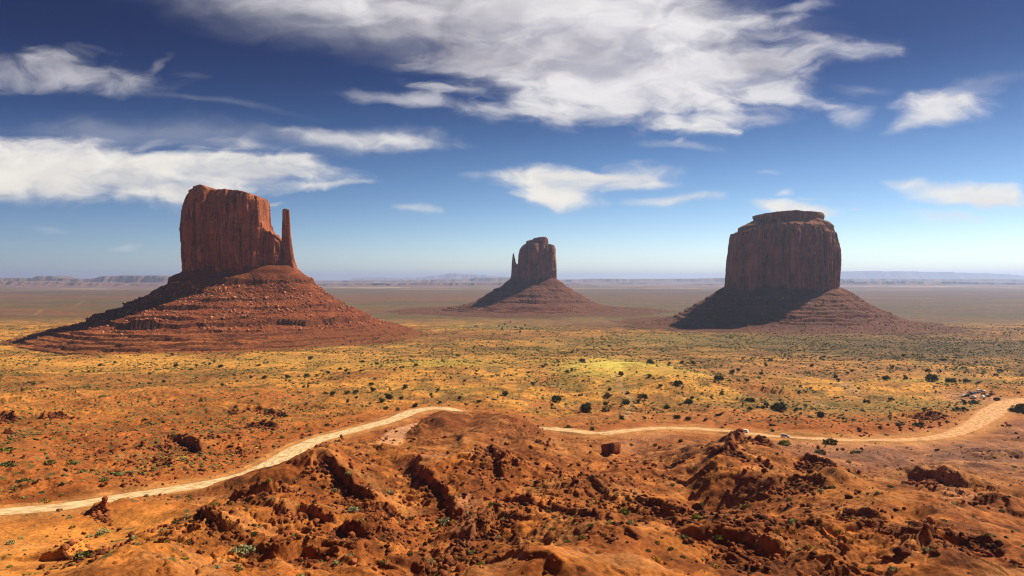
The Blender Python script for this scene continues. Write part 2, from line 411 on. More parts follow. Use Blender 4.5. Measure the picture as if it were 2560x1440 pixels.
def height(X, Y):
    X = np.asarray(X, float); Y = np.asarray(Y, float)
    shp = X.shape
    X = X.ravel(); Y = Y.ravel()
    Z = ZC - drop(np.maximum(Y, 0))
    dist = np.hypot(X, Y)
    # broad swells of the plain
    far = sstep(Y, 380, 700)
    Z += far * (2.2 * fbm2(X / 190, Y / 190, 4, 3)) * (1 - 0.75 * sstep(Y, 2500, 9000))
    far2 = sstep(Y, 2000, 5000)
    Z += far2 * 3.0 * fbm2(X / 1500, Y / 700, 3, 41)
    n = (Y > 60) & (Y < 1000) & (np.abs(X) < Y * 1.0 + 60)
    x = X[n]; y = Y[n]
    if x.size:
        d, s = near_side(x, y)
        z = Z[n].copy()
        bad = sstep(s, 4, 45) * (1 - 0.5 * sstep(x, 250, 420))
        wx = x + 7 * fbm2(x / 30, y / 30, 3, 91); wy = y + 7 * fbm2(x / 30, y / 30, 3, 92)
        sandy = np.exp(-(((x + 118) / 34) ** 2 + ((y - 150) / 36) ** 2))
        bad *= 1 - 0.9 * np.clip(sandy * 1.6, 0, 1)
        mid = sstep(-s, 0, 40) * (1 - sstep(y, 500, 900))
        z += bad * (2.0 * (ridged2(wx / 60, wy / 60, 4, 5, 0.45) - 1.05) + 2.2 * fbm2(wx / 48, wy / 48, 3, 6))
        z += mid * (2.6 * (ridged2(wx / 75, wy / 60, 4, 8, 0.5) - 1.0) + 1.6 * fbm2(wx / 110, wy / 60, 3, 9))
        z += (0.35 + 0.5 * bad) * fbm2(x / 9, y / 9, 4, 61)
        z += (0.08 + 0.24 * bad * sstep(fbm2(x / 46, y / 46, 3, 83), -0.12, 0.28)) * fbm2(x / 2.2, y / 2.2, 4, 77, 0.6)
        rocky = sstep(fbm2(x / 46, y / 46, 3, 83), -0.12, 0.28) * (1 - 0.8 * np.exp(-(((x + 12) / 26) ** 2 + ((y - 360) / 40) ** 2)))
        bad = bad * (0.25 + 0.75 * rocky)
        gl = np.abs(noise2(wx / 21, wy / 27, 71)); gl2 = np.abs(noise2(wx / 8.5, wy / 9.5, 72))
        z -= (bad + 0.5 * mid) * (1.5 * np.exp(-gl / 0.10) + 0.55 * np.exp(-gl2 / 0.12))
        tq = 2.4 * fbm2(wx / 19, wy / 15, 4, 81); fq = tq - np.floor(tq)
        z += (bad + 0.7 * mid) * 1.15 * (sstep(fq, 0.66, 0.75) - fq) * sstep(fbm2(x / 55, y / 55, 2, 82), -0.25, 0.25)
        for P, h, w, sh in _RG:
            mnx, mny = P.min(0) - 3.2 * w; mxx, mxy = P.max(0) + 3.2 * w
            k = (x > mnx) & (x < mxx) & (y > mny) & (y < mxy)
            if not k.any():
                continue
            dd, ss, tt = polydist(wx[k] * 0.5 + x[k] * 0.5, wy[k] * 0.5 + y[k] * 0.5, P)
            z[k] += h * np.exp(-(dd / w) ** sh)
        # strata: soft benches where the ground is bare rock
        tr = z + 2.2 * fbm2(x / 30, y / 30, 4, 19)
        st = 1.7
        fr = tr / st - np.floor(tr / st)
        z += (bad * 0.8 + 0.6 * mid) * st * (sstep(fr, 0.74, 0.90) - fr) * sstep(noise2(x / 45, y / 45, 23), -0.1, 0.5)
        for P, h, L in _SG:
            mnx, mny = P.min(0) - 2.5 * L; mxx, mxy = P.max(0) + 4 * L
            k = (x > mnx) & (x < mxx) & (y > mny) & (y < mxy)
            if not k.any():
                continue
            rx = x[k] + 1.5 * fbm2(x[k] / 8, y[k] / 8, 3, 31); ry = y[k] + 1.5 * fbm2(x[k] / 8, y[k] / 8, 3, 37)
            dd, ss, tt = polydist(rx, ry, P)
            sg = dd * ss
            e = np.hypot(P[-1] - P[0][0:2], 0).max()
            endf = sstep(tt, 0.0, 0.15) * (1 - sstep(tt, 0.85, 1.0))
            z[k] += (0.92 if P[:, 1].mean() < 270 else 0.72) * h * endf * (sstep(sg, -0.9, 0.9) * np.exp(-np.maximum(sg, 0) / L) - 0.12 * sstep(-sg, -0.5, 1.5) * np.exp(-np.maximum(-sg, 0) / (0.5 * L)))
        # the graded road
        dr = np.where(x > 20, d * np.interp(x, [20, 60, 230, 320], [1.35, 1.7, 1.7, 1.05]), d)
        zr = ZC - drop(y) + 0.6 - 3.6 * np.exp(-((x + 9) / 27) ** 4) * (y > 380)
        cut = 1 - sstep(dr, ROAD_HALF + 0.5, ROAD_HALF + 7)
        z = z * (1 - cut) + zr * cut
        berm = np.exp(-((dr - ROAD_HALF - 1.0) / 0.8) ** 2) * 0.7 * (0.6 + 0.6 * noise2(x / 14, y / 14, 55))
        z += berm
        kx = (x > -110) & (x < 0) & (y > 300) & (y < 520)
        if kx.any():
            ds, _, _ = polydist(x[kx], y[kx], SPUR)
            c2 = (1 - sstep(ds, 4.5, 9)) * (dr[kx] > ROAD_HALF + 0.2)
            z[kx] = z[kx] * (1 - c2) + (zr[kx] - 0.2) * c2
        Z[n] = z
    return Z.reshape(shp)


# ------------------------------------------------------------------ mesh helpers
def tag(o, label=None, cat=None, group=None, kind=None):
    if label: o['label'] = label
    if cat: o['category'] = cat
    if group: o['group'] = group
    if kind: o['kind'] = kind
    return o


def build(name, V, faces, mat, parent=None, smooth=True):
    """faces: (n,3) or (n,4) int array"""
    V = np.asarray(V, np.float32); faces = np.asarray(faces, np.int32)
    me = bpy.data.meshes.new(name)
    me.vertices.add(len(V)); me.vertices.foreach_set('co', V.ravel())
    k = faces.shape[1]
    me.loops.add(faces.size); me.loops.foreach_set('vertex_index', faces.ravel())
    me.polygons.add(len(faces))
    me.polygons.foreach_set('loop_start', np.arange(0, faces.size, k, dtype=np.int32))
    if smooth:
        me.polygons.foreach_set('use_smooth', np.ones(len(faces), bool))
    me.update(calc_edges=True)
    if mat: me.materials.append(mat)
    o = bpy.data.objects.new(name, me)
    COL.objects.link(o)
    if parent: o.parent = parent
    return o


def grid_faces(nr, nc, wrap=False):
    i = np.arange(nr - 1)[:, None]; j = np.arange(nc if wrap else nc - 1)[None, :]
    j2 = (j + 1) % nc
    return np.stack([i * nc + j, i * nc + j2, (i + 1) * nc + j2, (i + 1) * nc + j], -1).reshape(-1, 4)


def set_color(o, rgba, name='soil'):
    at_ = o.data.attributes.new(name, 'FLOAT_COLOR', 'POINT')
    at_.data.foreach_set('color', np.asarray(rgba, np.float32).ravel())


def empty(name, loc):
    o = bpy.data.objects.new(name, None)
    o.location = loc
    COL.objects.link(o)
    return o


# ------------------------------------------------------------------ soil colours of the land
def soil(X, Y):
    shp = X.shape
    X = X.ravel(); Y = Y.ravel()
    red = np.array([.31, .090, .019]); rust = np.array([.165, .047, .0105]); sand = np.array([.52, .20, .040]); gold = np.array([.52, .24, .046])
    olive = np.array([.155, .105, .026]); ygrass = np.array([.42, .33, .066]); mauve = np.array([.125, .058, .040]); pink = np.array([.46, .20, .11])
    greygreen = np.array([.080, .066, .030]); pale = np.array([.42, .30, .23])
    C = np.tile(red, (X.size, 1))
    veg = np.zeros(X.size)

    def lay(w, c):
        C[:] = C * (1 - w[:, None]) + c * w[:, None]
    d, s = near_side(X, np.clip(Y, 0, 3000))
    beyond = sstep(-s, 2, 60)
    n1 = fbm2(X / 90, Y / 90, 4, 201); n2 = fbm2(X / 35, Y / 35, 4, 202); n3 = fbm2(X / 260, Y / 160, 3, 203)
    lay(beyond * sstep(Y, 380, 520), gold * 0.95 + red * 0.05)
    lay(beyond * 0.9 * sstep(n1 + 0.5 * n2, -0.05, 0.35), red * np.array([.95, 1.1, 1.3]))
    lay(beyond * 0.6 * sstep(fbm2(X / 70, Y / 30, 4, 208), 0.1, 0.5), np.array([0.184, 0.075, 0.024]))
    lay(beyond * 0.65 * sstep(n2 + 0.5 * n3, 0.0, 0.45) * sstep(Y, 420, 560), olive)
    veg += beyond * (0.35 + 0.3 * n1)
    # viewer's side of the road: bare rust-red badland with sandier saddles
    near = sstep(s, 0, 30)
    lay(near * 0.45, rust)
    lay(near * 0.75 * sstep(n2, -0.1, 0.4), rust)
    lay(near * 0.8 * sstep(fbm2(X / 14, Y / 14, 4, 207), 0.0, 0.45), np.array([.40, .135, .028]))
    lay(near * 0.7 * sstep(fbm2(X / 5, Y / 5, 3, 209) + 0.5 * n2, 0.25, 0.6), np.array([.10, .028, .008]))
    lay(near * 0.35 * sstep(n1, 0.25, 0.7), sand * 0.65)
    lay(near * 0.7 * sstep(X, 60, 230) * sstep(Y, 180, 330), mauve * 1.25)

    def blob(px, py, rx, ry, c, w, v=None):
        cx, cy = at(px, py)
        g = np.exp(-(((X - cx + 0.25 * rx * n2) / rx) ** 2 + ((Y - cy + 0.35 * ry * n1) / ry) ** 2) ** 1.3)
        lay(w * g, c)
        if v is not None:
            veg[:] = veg * (1 - g) + v * g
    blob(60, 1400, 32, 40, sand, 1.0, 0.05)
    blob(120, 1330, 40, 22, sand, 0.8, 0.05)
    blob(330, 1000, 170, 80, np.array([0.354, 0.109, 0.027]), 0.7)
    blob(250, 1150, 90, 60, np.array([0.320, 0.102, 0.027]), 0.6)
    blob(600, 1000, 80, 50, red, 0.6)
    blob(1240, 1075, 50, 45, np.array([0.184, 0.056, 0.018]), 0.85, 0.0)
    blob(1700, 1045, 90, 30, np.array([0.340, 0.129, 0.041]), 0.7, 0.05)
    blob(2000, 1110, 160, 14, np.array([0.340, 0.136, 0.048]), 0.6)
    blob(2400, 1140, 100, 40, mauve * 1.6, 0.7)
    blob(400, 905, 330, 70, np.array([.54, .25, .05]), 0.85, 0.22)
    blob(760, 900, 200, 60, np.array([0.374, 0.204, 0.048]), 0.6, 0.4)
    blob(200, 950, 220, 45, np.array([0.224, 0.075, 0.024]), 0.7, 0.3)
    blob(1800, 850, 330, 160, np.array([0.204, 0.156, 0.041]), 0.85, 0.6)
    blob(1400, 880, 200, 120, olive, 0.5, 0.6)
    blob(2350, 870, 380, 280, np.array([0.080, 0.040, 0.023]), 0.95, 0.9)  # dense dark scrub, with cloud shadow over the right plain painted into the soil
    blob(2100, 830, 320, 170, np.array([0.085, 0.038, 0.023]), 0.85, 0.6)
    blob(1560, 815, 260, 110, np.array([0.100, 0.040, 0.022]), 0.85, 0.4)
    blob(1900, 930, 200, 60, np.array([0.252, 0.095, 0.034]), 0.6, 0.6)
    blob(2200, 1010, 150, 45, np.array([0.218, 0.143, 0.037]), 0.7, 0.6)
    blob(2300, 957, 70, 26, np.array([0.374, 0.245, 0.048]), 0.9, 0.1)
    blob(1000, 840, 330, 130, np.array([0.163, 0.061, 0.024]), 0.8, 0.3)
    blob(1250, 818, 130, 110, np.array([0.204, 0.170, 0.054]), 0.8, 0.7)
    blob(2250, 800, 500, 500, mauve * .95, 0.6, 0.5)
    blob(1540, 800, 380, 380, mauve, 0.6, 0.4)
    blob(1550, 928, 66, 105, np.array([.52, .42, .075]), 1.0, 0.0)
    blob(1650, 945, 40, 40, np.array([0.408, 0.245, 0.048]), 0.8, 0.05)
    blob(1090, 915, 90, 60, np.array([0.374, 0.258, 0.041]), 0.85, 0.25)
    # the far plain: scrubby bands, washed-out pink and pale flats
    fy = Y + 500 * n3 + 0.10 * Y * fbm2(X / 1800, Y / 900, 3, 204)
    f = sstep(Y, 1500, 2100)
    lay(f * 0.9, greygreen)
    lay(f * 0.8 * np.exp(-((np.log(np.maximum(fy, 10)) - math.log(2350)) / .10) ** 2) * sstep(-X, -200, 800), np.array([0.204, 0.071, 0.034]))
    lay(f * 0.8 * np.exp(-((np.log(np.maximum(fy, 10)) - math.log(4200)) / .16) ** 2), np.array([0.163, 0.068, 0.041]))
    lay(f * 0.7 * np.exp(-((np.log(np.maximum(fy, 10)) - math.log(3100)) / .07) ** 2), np.array([0.068, 0.065, 0.031]))
    lay(f * 0.6 * np.exp(-((np.log(np.maximum(fy, 10)) - math.log(6000)) / .12) ** 2), np.array([0.082, 0.054, 0.041]))
    lay(f * 0.75 * sstep(fbm2(X / 1400, Y / 420, 4, 205), 0.05, 0.4), np.array([0.136, 0.058, 0.034]))
    lay(f * 0.8 * sstep(X, 200, 1500) * (1 - sstep(Y, 7000, 9000)), np.array([0.085, 0.051, 0.042]))
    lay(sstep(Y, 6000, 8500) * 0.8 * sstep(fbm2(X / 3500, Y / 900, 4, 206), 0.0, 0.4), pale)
    lay(near * 0.45 * sstep(fbm2(X / 26, Y / 12, 4, 213), 0.2, 0.55), np.array([.44, .19, .062]))
    veg = np.clip(veg, 0, 1) * (1 - sstep(Y, 2500, 4500))
    lay(f * 0.6 * sstep(fbm2(X / 700, Y / 170, 4, 211), 0.05, 0.4), np.array([.155, .083, .050]))
    lay(f * 0.6 * sstep(fbm2(X / 900, Y / 200, 4, 212), 0.1, 0.45), np.array([.060, .055, .026]))
    # tracks and pads
    for trk, w in (([(85, 788), (105, 774)], 9), ([(180, 768), (212, 752)], 8), ([(30, 782), (85, 783)], 6), ([(1540, 950), (1580, 1010), (1560, 1050)], 2.5), ([(2110, 965), (2150, 990)], 5), ([(1880, 988), (1960, 996), (2050, 1008), (2100, 1022)], 3)):
        dd, _, _ = polydist(X, Y, pts(trk))
        lay((0.8 if w < 6 else 0.45) * np.exp(-(dd / (w * (1 if w < 6 else .6))) ** 2), np.array([0.340, 0.190, 0.088]))
    cx, cy = at(2440, 994)
    lay(np.exp(-((((X - cx) / 26) ** 2 + ((Y - cy) / 30) ** 2) ** 2)), np.array([0.374, 0.163, 0.075]))
    ds, _, _ = polydist(X, np.clip(Y, 0, 3000), SPUR)
    lay(1.0 * (1 - sstep(ds, 4.0, 7.5)), np.array([.52, .26, .13]))
    for lst, hw in (([(1560, 1100), (1660, 1088)], 7), ([(2290, 1110), (2320, 1190), (2420, 1260)], 4), ([(2000, 1110), (2300, 1115)], 8), ([(1290, 1140), (1150, 1190), (1080, 1195)], 6), ([(1160, 1260), (1170, 1320), (1130, 1350)], 3)):
        dd, _, _ = polydist(X, Y, pts(lst))
        lay(0.75 * np.exp(-(dd / hw) ** 2), np.array([0.381, 0.163, 0.075]))
    verge = np.exp(-(np.maximum(d - ROAD_HALF, 0) / 5.0) ** 2)
    lay(0.75 * verge * (Y < 3000), np.array([0.394, 0.184, 0.058]))
    veg *= (1 - verge)
    return np.concatenate([np.clip(C, 0.005, 0.9), np.clip(veg, 0, 1)[:, None]], 1)


m_soil, N, B = material("desert_soil")
pos = N.n('ShaderNodeNewGeometry').outputs['Position']
att = N.n('ShaderNodeAttribute', attribute_name='soil')
col = att.outputs['Color']
nf = N.noise(pos, 0.9, 6.0, 0.65)
nm = N.noise(pos, 0.11, 5.0, 0.6)
vv = N.lin(N.math('ADD', N.math('MULTIPLY', nf, 0.55), N.math('MULTIPLY', nm, 0.45)), 0.34, 0.66, 0.42, 1.55)
col = N.mix(1.0, col, N.n('ShaderNodeCombineColor', {0: vv, 1: vv, 2: vv}).outputs[0], 'MULTIPLY')
# pale slabs and grit
grit = N.smooth(N.noise(pos, 1.7, 4.0, 0.75), 0.57, 0.66)
col = N.mix(N.math('MULTIPLY', grit, 0.45), col, N.mix(1.0, col, (1.75, 1.75, 1.9), 'MULTIPLY'))
pock = N.smooth(N.noise(N.vmath('ADD', pos, (31.0, 7.0, 3.0)), 1.1, 4.0, 0.75), 0.57, 0.68)
col = N.mix(N.math('MULTIPLY', pock, 0.5), col, N.mix(1.0, col, (0.45, 0.38, 0.36), 'MULTIPLY'))
bed = N.noise(N.vmath('MULTIPLY', pos, (0.02, 0.02, 0.85)), 1.0, 5.0, 0.65)
bedm = N.smooth(N.noise(pos, 0.02, 3.0, 0.5), 0.42, 0.60)
col = N.mix(N.math('MULTIPLY', N.math('MULTIPLY', N.smooth(bed, 0.50, 0.62), bedm), 0.55), col, N.mix(1.0, col, (0.45, 0.36, 0.33), 'MULTIPLY'))
col = N.mix(N.math('MULTIPLY', N.math('MULTIPLY', N.smooth(bed, 0.46, 0.36), bedm), 0.35), col, (0.42, 0.17, 0.055))
# scrub too small or too far to model: round tufts in cells
flat = N.vmath('MULTIPLY', pos, (1.0, 1.0, 0.0))
vo = N.n('ShaderNodeTexVoronoi', {'Vector': flat, 'Scale': 0.24, 'Randomness': 1.0}, voronoi_dimensions='2D')
cr = N.n('ShaderNodeSeparateColor', {0: vo.outputs['Color']})
tuft = N.math('MULTIPLY', N.smooth(vo.outputs['Distance'], 0.42, 0.26), N.math('LESS_THAN', cr.outputs[0], att.outputs['Alpha']))
vcol = N.mix(cr.outputs[1], (0.055, 0.058, 0.018), (0.15, 0.13, 0.04))
col = N.mix(N.math('MULTIPLY', tuft, 0.85), col, vcol)
link(N, col, B.inputs['Base Color'])
bump = N.n('ShaderNodeBump', {'Strength': 0.55, 'Distance': 0.6, 'Height': N.noise(pos, 1.3, 7.0, 0.7)})
link(N, bump.outputs[0], B.inputs['Normal'])

# the ground sheet: finer where it is nearer
rows = [0.5, 4, 8, 14, 20, 30, 42, 56, 72, 84, 94]
Dv = 100.0
while Dv < 60000:
    rows.append(Dv)
    Dv += 0.0021 * Dv if Dv < 480 else (0.0050 * Dv if Dv < 1300 else (0.012 * Dv if Dv < 4500 else 0.035 * Dv))
rows = np.array(rows)
uc = np.concatenate([[-3.0, -2.2, -1.6, -1.25, -1.05, -0.95], np.arange(-0.885, 0.886, 0.00150), [0.95, 1.05, 1.25, 1.6, 2.2, 3.0]])
GX = rows[:, None] * uc[None, :] + np.sign(uc)[None, :] * np.minimum(np.abs(uc), 1) * 12 * np.exp(-rows / 60)[:, None]
GX = np.clip(GX, -74000, 74000)
GY = np.repeat(rows[:, None], len(uc), 1)
GZ = height(GX, GY)
ground = build("ground", np.stack([GX, GY, GZ], -1).reshape(-1, 3), grid_faces(len(rows), len(uc)), m_soil)
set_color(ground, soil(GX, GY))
tag(ground, kind='structure')


# ------------------------------------------------------------------ dirt road
m_road, N, B = material("road_dirt")
pos = N.n('ShaderNodeNewGeometry').outputs['Position']
la = N.n('ShaderNodeAttribute', attribute_name='across')
acr = N.n('ShaderNodeSeparateColor', {0: la.outputs['Color']})
wob = N.noise(pos, 0.05, 3.0, 0.5)
lane = N.noise(N.n('ShaderNodeCombineXYZ', {0: N.math('ADD', acr.outputs[0], N.math('MULTIPLY', wob, 0.10)), 1: N.math('MULTIPLY', acr.outputs[1], 0.02), 2: 0.0}).outputs[0], 9.0, 5.0, 0.65)
c = N.mix(N.smooth(lane, 0.36, 0.62), (0.36, 0.22, 0.10), (0.66, 0.50, 0.30))
c = N.mix(N.math('MULTIPLY', N.smooth(N.noise(pos, 0.4, 5.0, 0.6), 0.45, 0.7), 0.35), c, (0.43, 0.25, 0.11))
edge = N.math('ABSOLUTE', N.math('SUBTRACT', acr.outputs[0], 0.5))
edge = N.smooth(N.math('ADD', edge, N.math('MULTIPLY', N.math('SUBTRACT', N.noise(pos, 0.25, 4.0, 0.6), 0.5), 0.25)), 0.36, 0.50)
c = N.mix(N.math('MULTIPLY', edge, 0.8), c, (0.42, 0.185, 0.06))
c = N.mix(N.smooth(acr.outputs[2], 0.35, 0.75), c, N.mix(1.0, c, (0.95, 0.72, 0.60), 'MULTIPLY'))   # redder earth further along
link(N, c, B.inputs['Base Color'])
bump = N.n('ShaderNodeBump', {'Strength': 0.35, 'Distance': 0.3, 'Height': lane})
link(N, bump.outputs[0], B.inputs['Normal'])


def ribbon(name, P, half, mat, lift, nacr=9):
    P = spline(P, 4)
    T = np.gradient(P, axis=0); T /= np.linalg.norm(T, axis=1)[:, None]
    Nn = np.stack([-T[:, 1], T[:, 0]], 1)
    L = np.concatenate([[0], np.cumsum(np.hypot(*(P[1:] - P[:-1]).T))])
    hw = half * (1 + 0.12 * noise2(L / 18, L * 0, 5) + 0.08 * noise2(L / 5, L * 0, 6)) / np.interp(P[:, 0], [20, 60, 230, 320], [1.35, 1.7, 1.7, 1.05])
    a = np.linspace(-1, 1, nacr)
    X = P[:, 0:1] + Nn[:, 0:1] * a * hw[:, None]
    Y = P[:, 1:2] + Nn[:, 1:2] * a * hw[:, None]
    Z = height(X, Y) + lift - 0.25 * (np.abs(a) > 0.99)
    o = build(name, np.stack([X, Y, Z], -1).reshape(-1, 3), grid_faces(len(P), nacr)[:, ::-1], mat)
    cc = np.zeros((len(P), nacr, 4)); cc[..., 0] = (a + 1) / 2; cc[..., 1] = L[:, None]; cc[..., 2] = (L / L[-1])[:, None]; cc[..., 3] = 1
    set_color(o, cc.reshape(-1, 4), 'across')
    return tag(o, kind='structure')


ribbon("road", ROAD, ROAD_HALF + 0.6, m_road, 0.14)


# ------------------------------------------------------------------ cliff rock
def rock_material(name, base, dark, light, talus=False, island=False, bench=False):
    m, N, B = material(name)
    pos = N.n('ShaderNodeNewGeometry').outputs['Position']
    big = N.noise(pos, 0.03, 5.0, 0.6)
    fine = N.noise(pos, 0.35, 6.0, 0.65)
    if not talus:
        st = N.vmath('MULTIPLY', pos, (1.0, 1.0, 0.10))
        streak = N.noise(st, 0.085, 7.0, 0.66, 0.5)
        bands = N.noise(N.vmath('MULTIPLY', pos, (0.06, 0.06, 1.0)), 0.28, 4.0, 0.6)
        c = N.mix(N.smooth(streak, 0.40, 0.66), base, dark)
        c = N.mix(N.math('MULTIPLY', N.smooth(big, 0.48, 0.66), 0.6), c, light)
        c = N.mix(N.math('MULTIPLY', N.smooth(bands, 0.52, 0.62), 0.30), c, dark)
        scar = N.noise(N.vmath('MULTIPLY', pos, (1.0, 1.0, 0.22)), 0.05, 3.0, 0.5, 0.3)
        c = N.mix(N.math('MULTIPLY', N.smooth(scar, 0.56, 0.62), 0.7), c, light)
        crk = N.math('ABSOLUTE', N.math('SUBTRACT', N.noise(N.vmath('MULTIPLY', pos, (1.0, 1.0, 0.06)), 0.06, 2.0, 0.5, 0.3), 0.5))
        c = N.mix(N.math('MULTIPLY', N.smooth(crk, 0.022, 0.004), 0.75), c, (0.05, 0.02, 0.012))
    else:
        bands = N.noise(N.vmath('MULTIPLY', pos, (0.02, 0.02, 1.0)), 0.16, 4.0, 0.6)
        c = N.mix(N.smooth(bands, 0.42, 0.62), base, dark)
        c = N.mix(N.math('MULTIPLY', N.smooth(big, 0.46, 0.62), 0.5), c, light)
        spk = N.smooth(N.noise(pos, 0.55, 3.0, 0.75), 0.56, 0.68)
        c = N.mix(N.math('MULTIPLY', spk, 0.40), c, (0.33, 0.15, 0.085))
        pz = N.n('ShaderNodeSeparateXYZ', {0: pos}).outputs[2]
        if not bench:
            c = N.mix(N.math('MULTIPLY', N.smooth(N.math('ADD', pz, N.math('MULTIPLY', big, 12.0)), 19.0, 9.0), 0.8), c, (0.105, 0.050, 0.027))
        if bench:
            pzb = N.math('ADD', pz, N.math('MULTIPLY', big, 14.0))
            layer = N.noise(N.vmath('MULTIPLY', pos, (0.004, 0.004, 0.42)), 1.0, 4.0, 0.7)
            ben = N.mix(N.smooth(layer, 0.46, 0.56), (0.31, 0.095, 0.026), (0.115, 0.032, 0.013))
            ben = N.mix(N.smooth(N.n('ShaderNodeSeparateXYZ', {0: pos}).outputs[0], -430.0, -300.0), ben, (0.17, 0.050, 0.018))
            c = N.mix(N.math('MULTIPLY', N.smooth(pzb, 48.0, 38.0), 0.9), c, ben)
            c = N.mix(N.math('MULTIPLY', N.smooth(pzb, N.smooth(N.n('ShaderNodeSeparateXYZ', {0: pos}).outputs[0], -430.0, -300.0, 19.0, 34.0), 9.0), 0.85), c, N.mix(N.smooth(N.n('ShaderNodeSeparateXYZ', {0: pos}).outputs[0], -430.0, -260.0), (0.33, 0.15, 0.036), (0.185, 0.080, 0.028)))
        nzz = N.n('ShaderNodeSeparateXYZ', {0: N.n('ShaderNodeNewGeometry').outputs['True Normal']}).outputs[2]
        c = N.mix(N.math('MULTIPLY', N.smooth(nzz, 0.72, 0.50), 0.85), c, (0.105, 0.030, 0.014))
        scr = N.smooth(N.noise(pos, 0.30, 3.0, 0.7), 0.58, 0.66)
        c = N.mix(N.math('MULTIPLY', scr, 0.55), c, (0.075, 0.055, 0.022))
    v = N.lin(fine, 0.3, 0.7, 0.62, 1.38)
    if island:
        v = N.math('MULTIPLY', v, N.lin(N.n('ShaderNodeNewGeometry').outputs['Random Per Island'], 0.0, 1.0, 0.45, 1.45))
    c = N.mix(1.0, c, N.n('ShaderNodeCombineColor', {0: v, 1: v, 2: v}).outputs[0], 'MULTIPLY')
    link(N, c, B.inputs['Base Color'])
    b = N.n('ShaderNodeBump', {'Strength': 0.6, 'Distance': 2.0, 'Height': N.noise(pos, 0.30, 7.0, 0.68)})
    link(N, b.outputs[0], B.inputs['Normal'])
    return m


m_cliff_a = rock_material("red_sandstone", (0.30, 0.080, 0.030), (0.13, 0.038, 0.019), (0.42, 0.135, 0.055))
m_cliff_b = rock_material("brown_sandstone", (0.26, 0.090, 0.052), (0.11, 0.042, 0.030), (0.36, 0.14, 0.085))
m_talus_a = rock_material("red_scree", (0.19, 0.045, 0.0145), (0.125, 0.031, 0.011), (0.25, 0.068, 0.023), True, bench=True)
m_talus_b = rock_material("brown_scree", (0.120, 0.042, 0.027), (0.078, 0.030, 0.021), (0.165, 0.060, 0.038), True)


def px_x(px, D): return (px - 1280) / F * D
def px_z(py, D): return ZC + (697 - py) / F * D


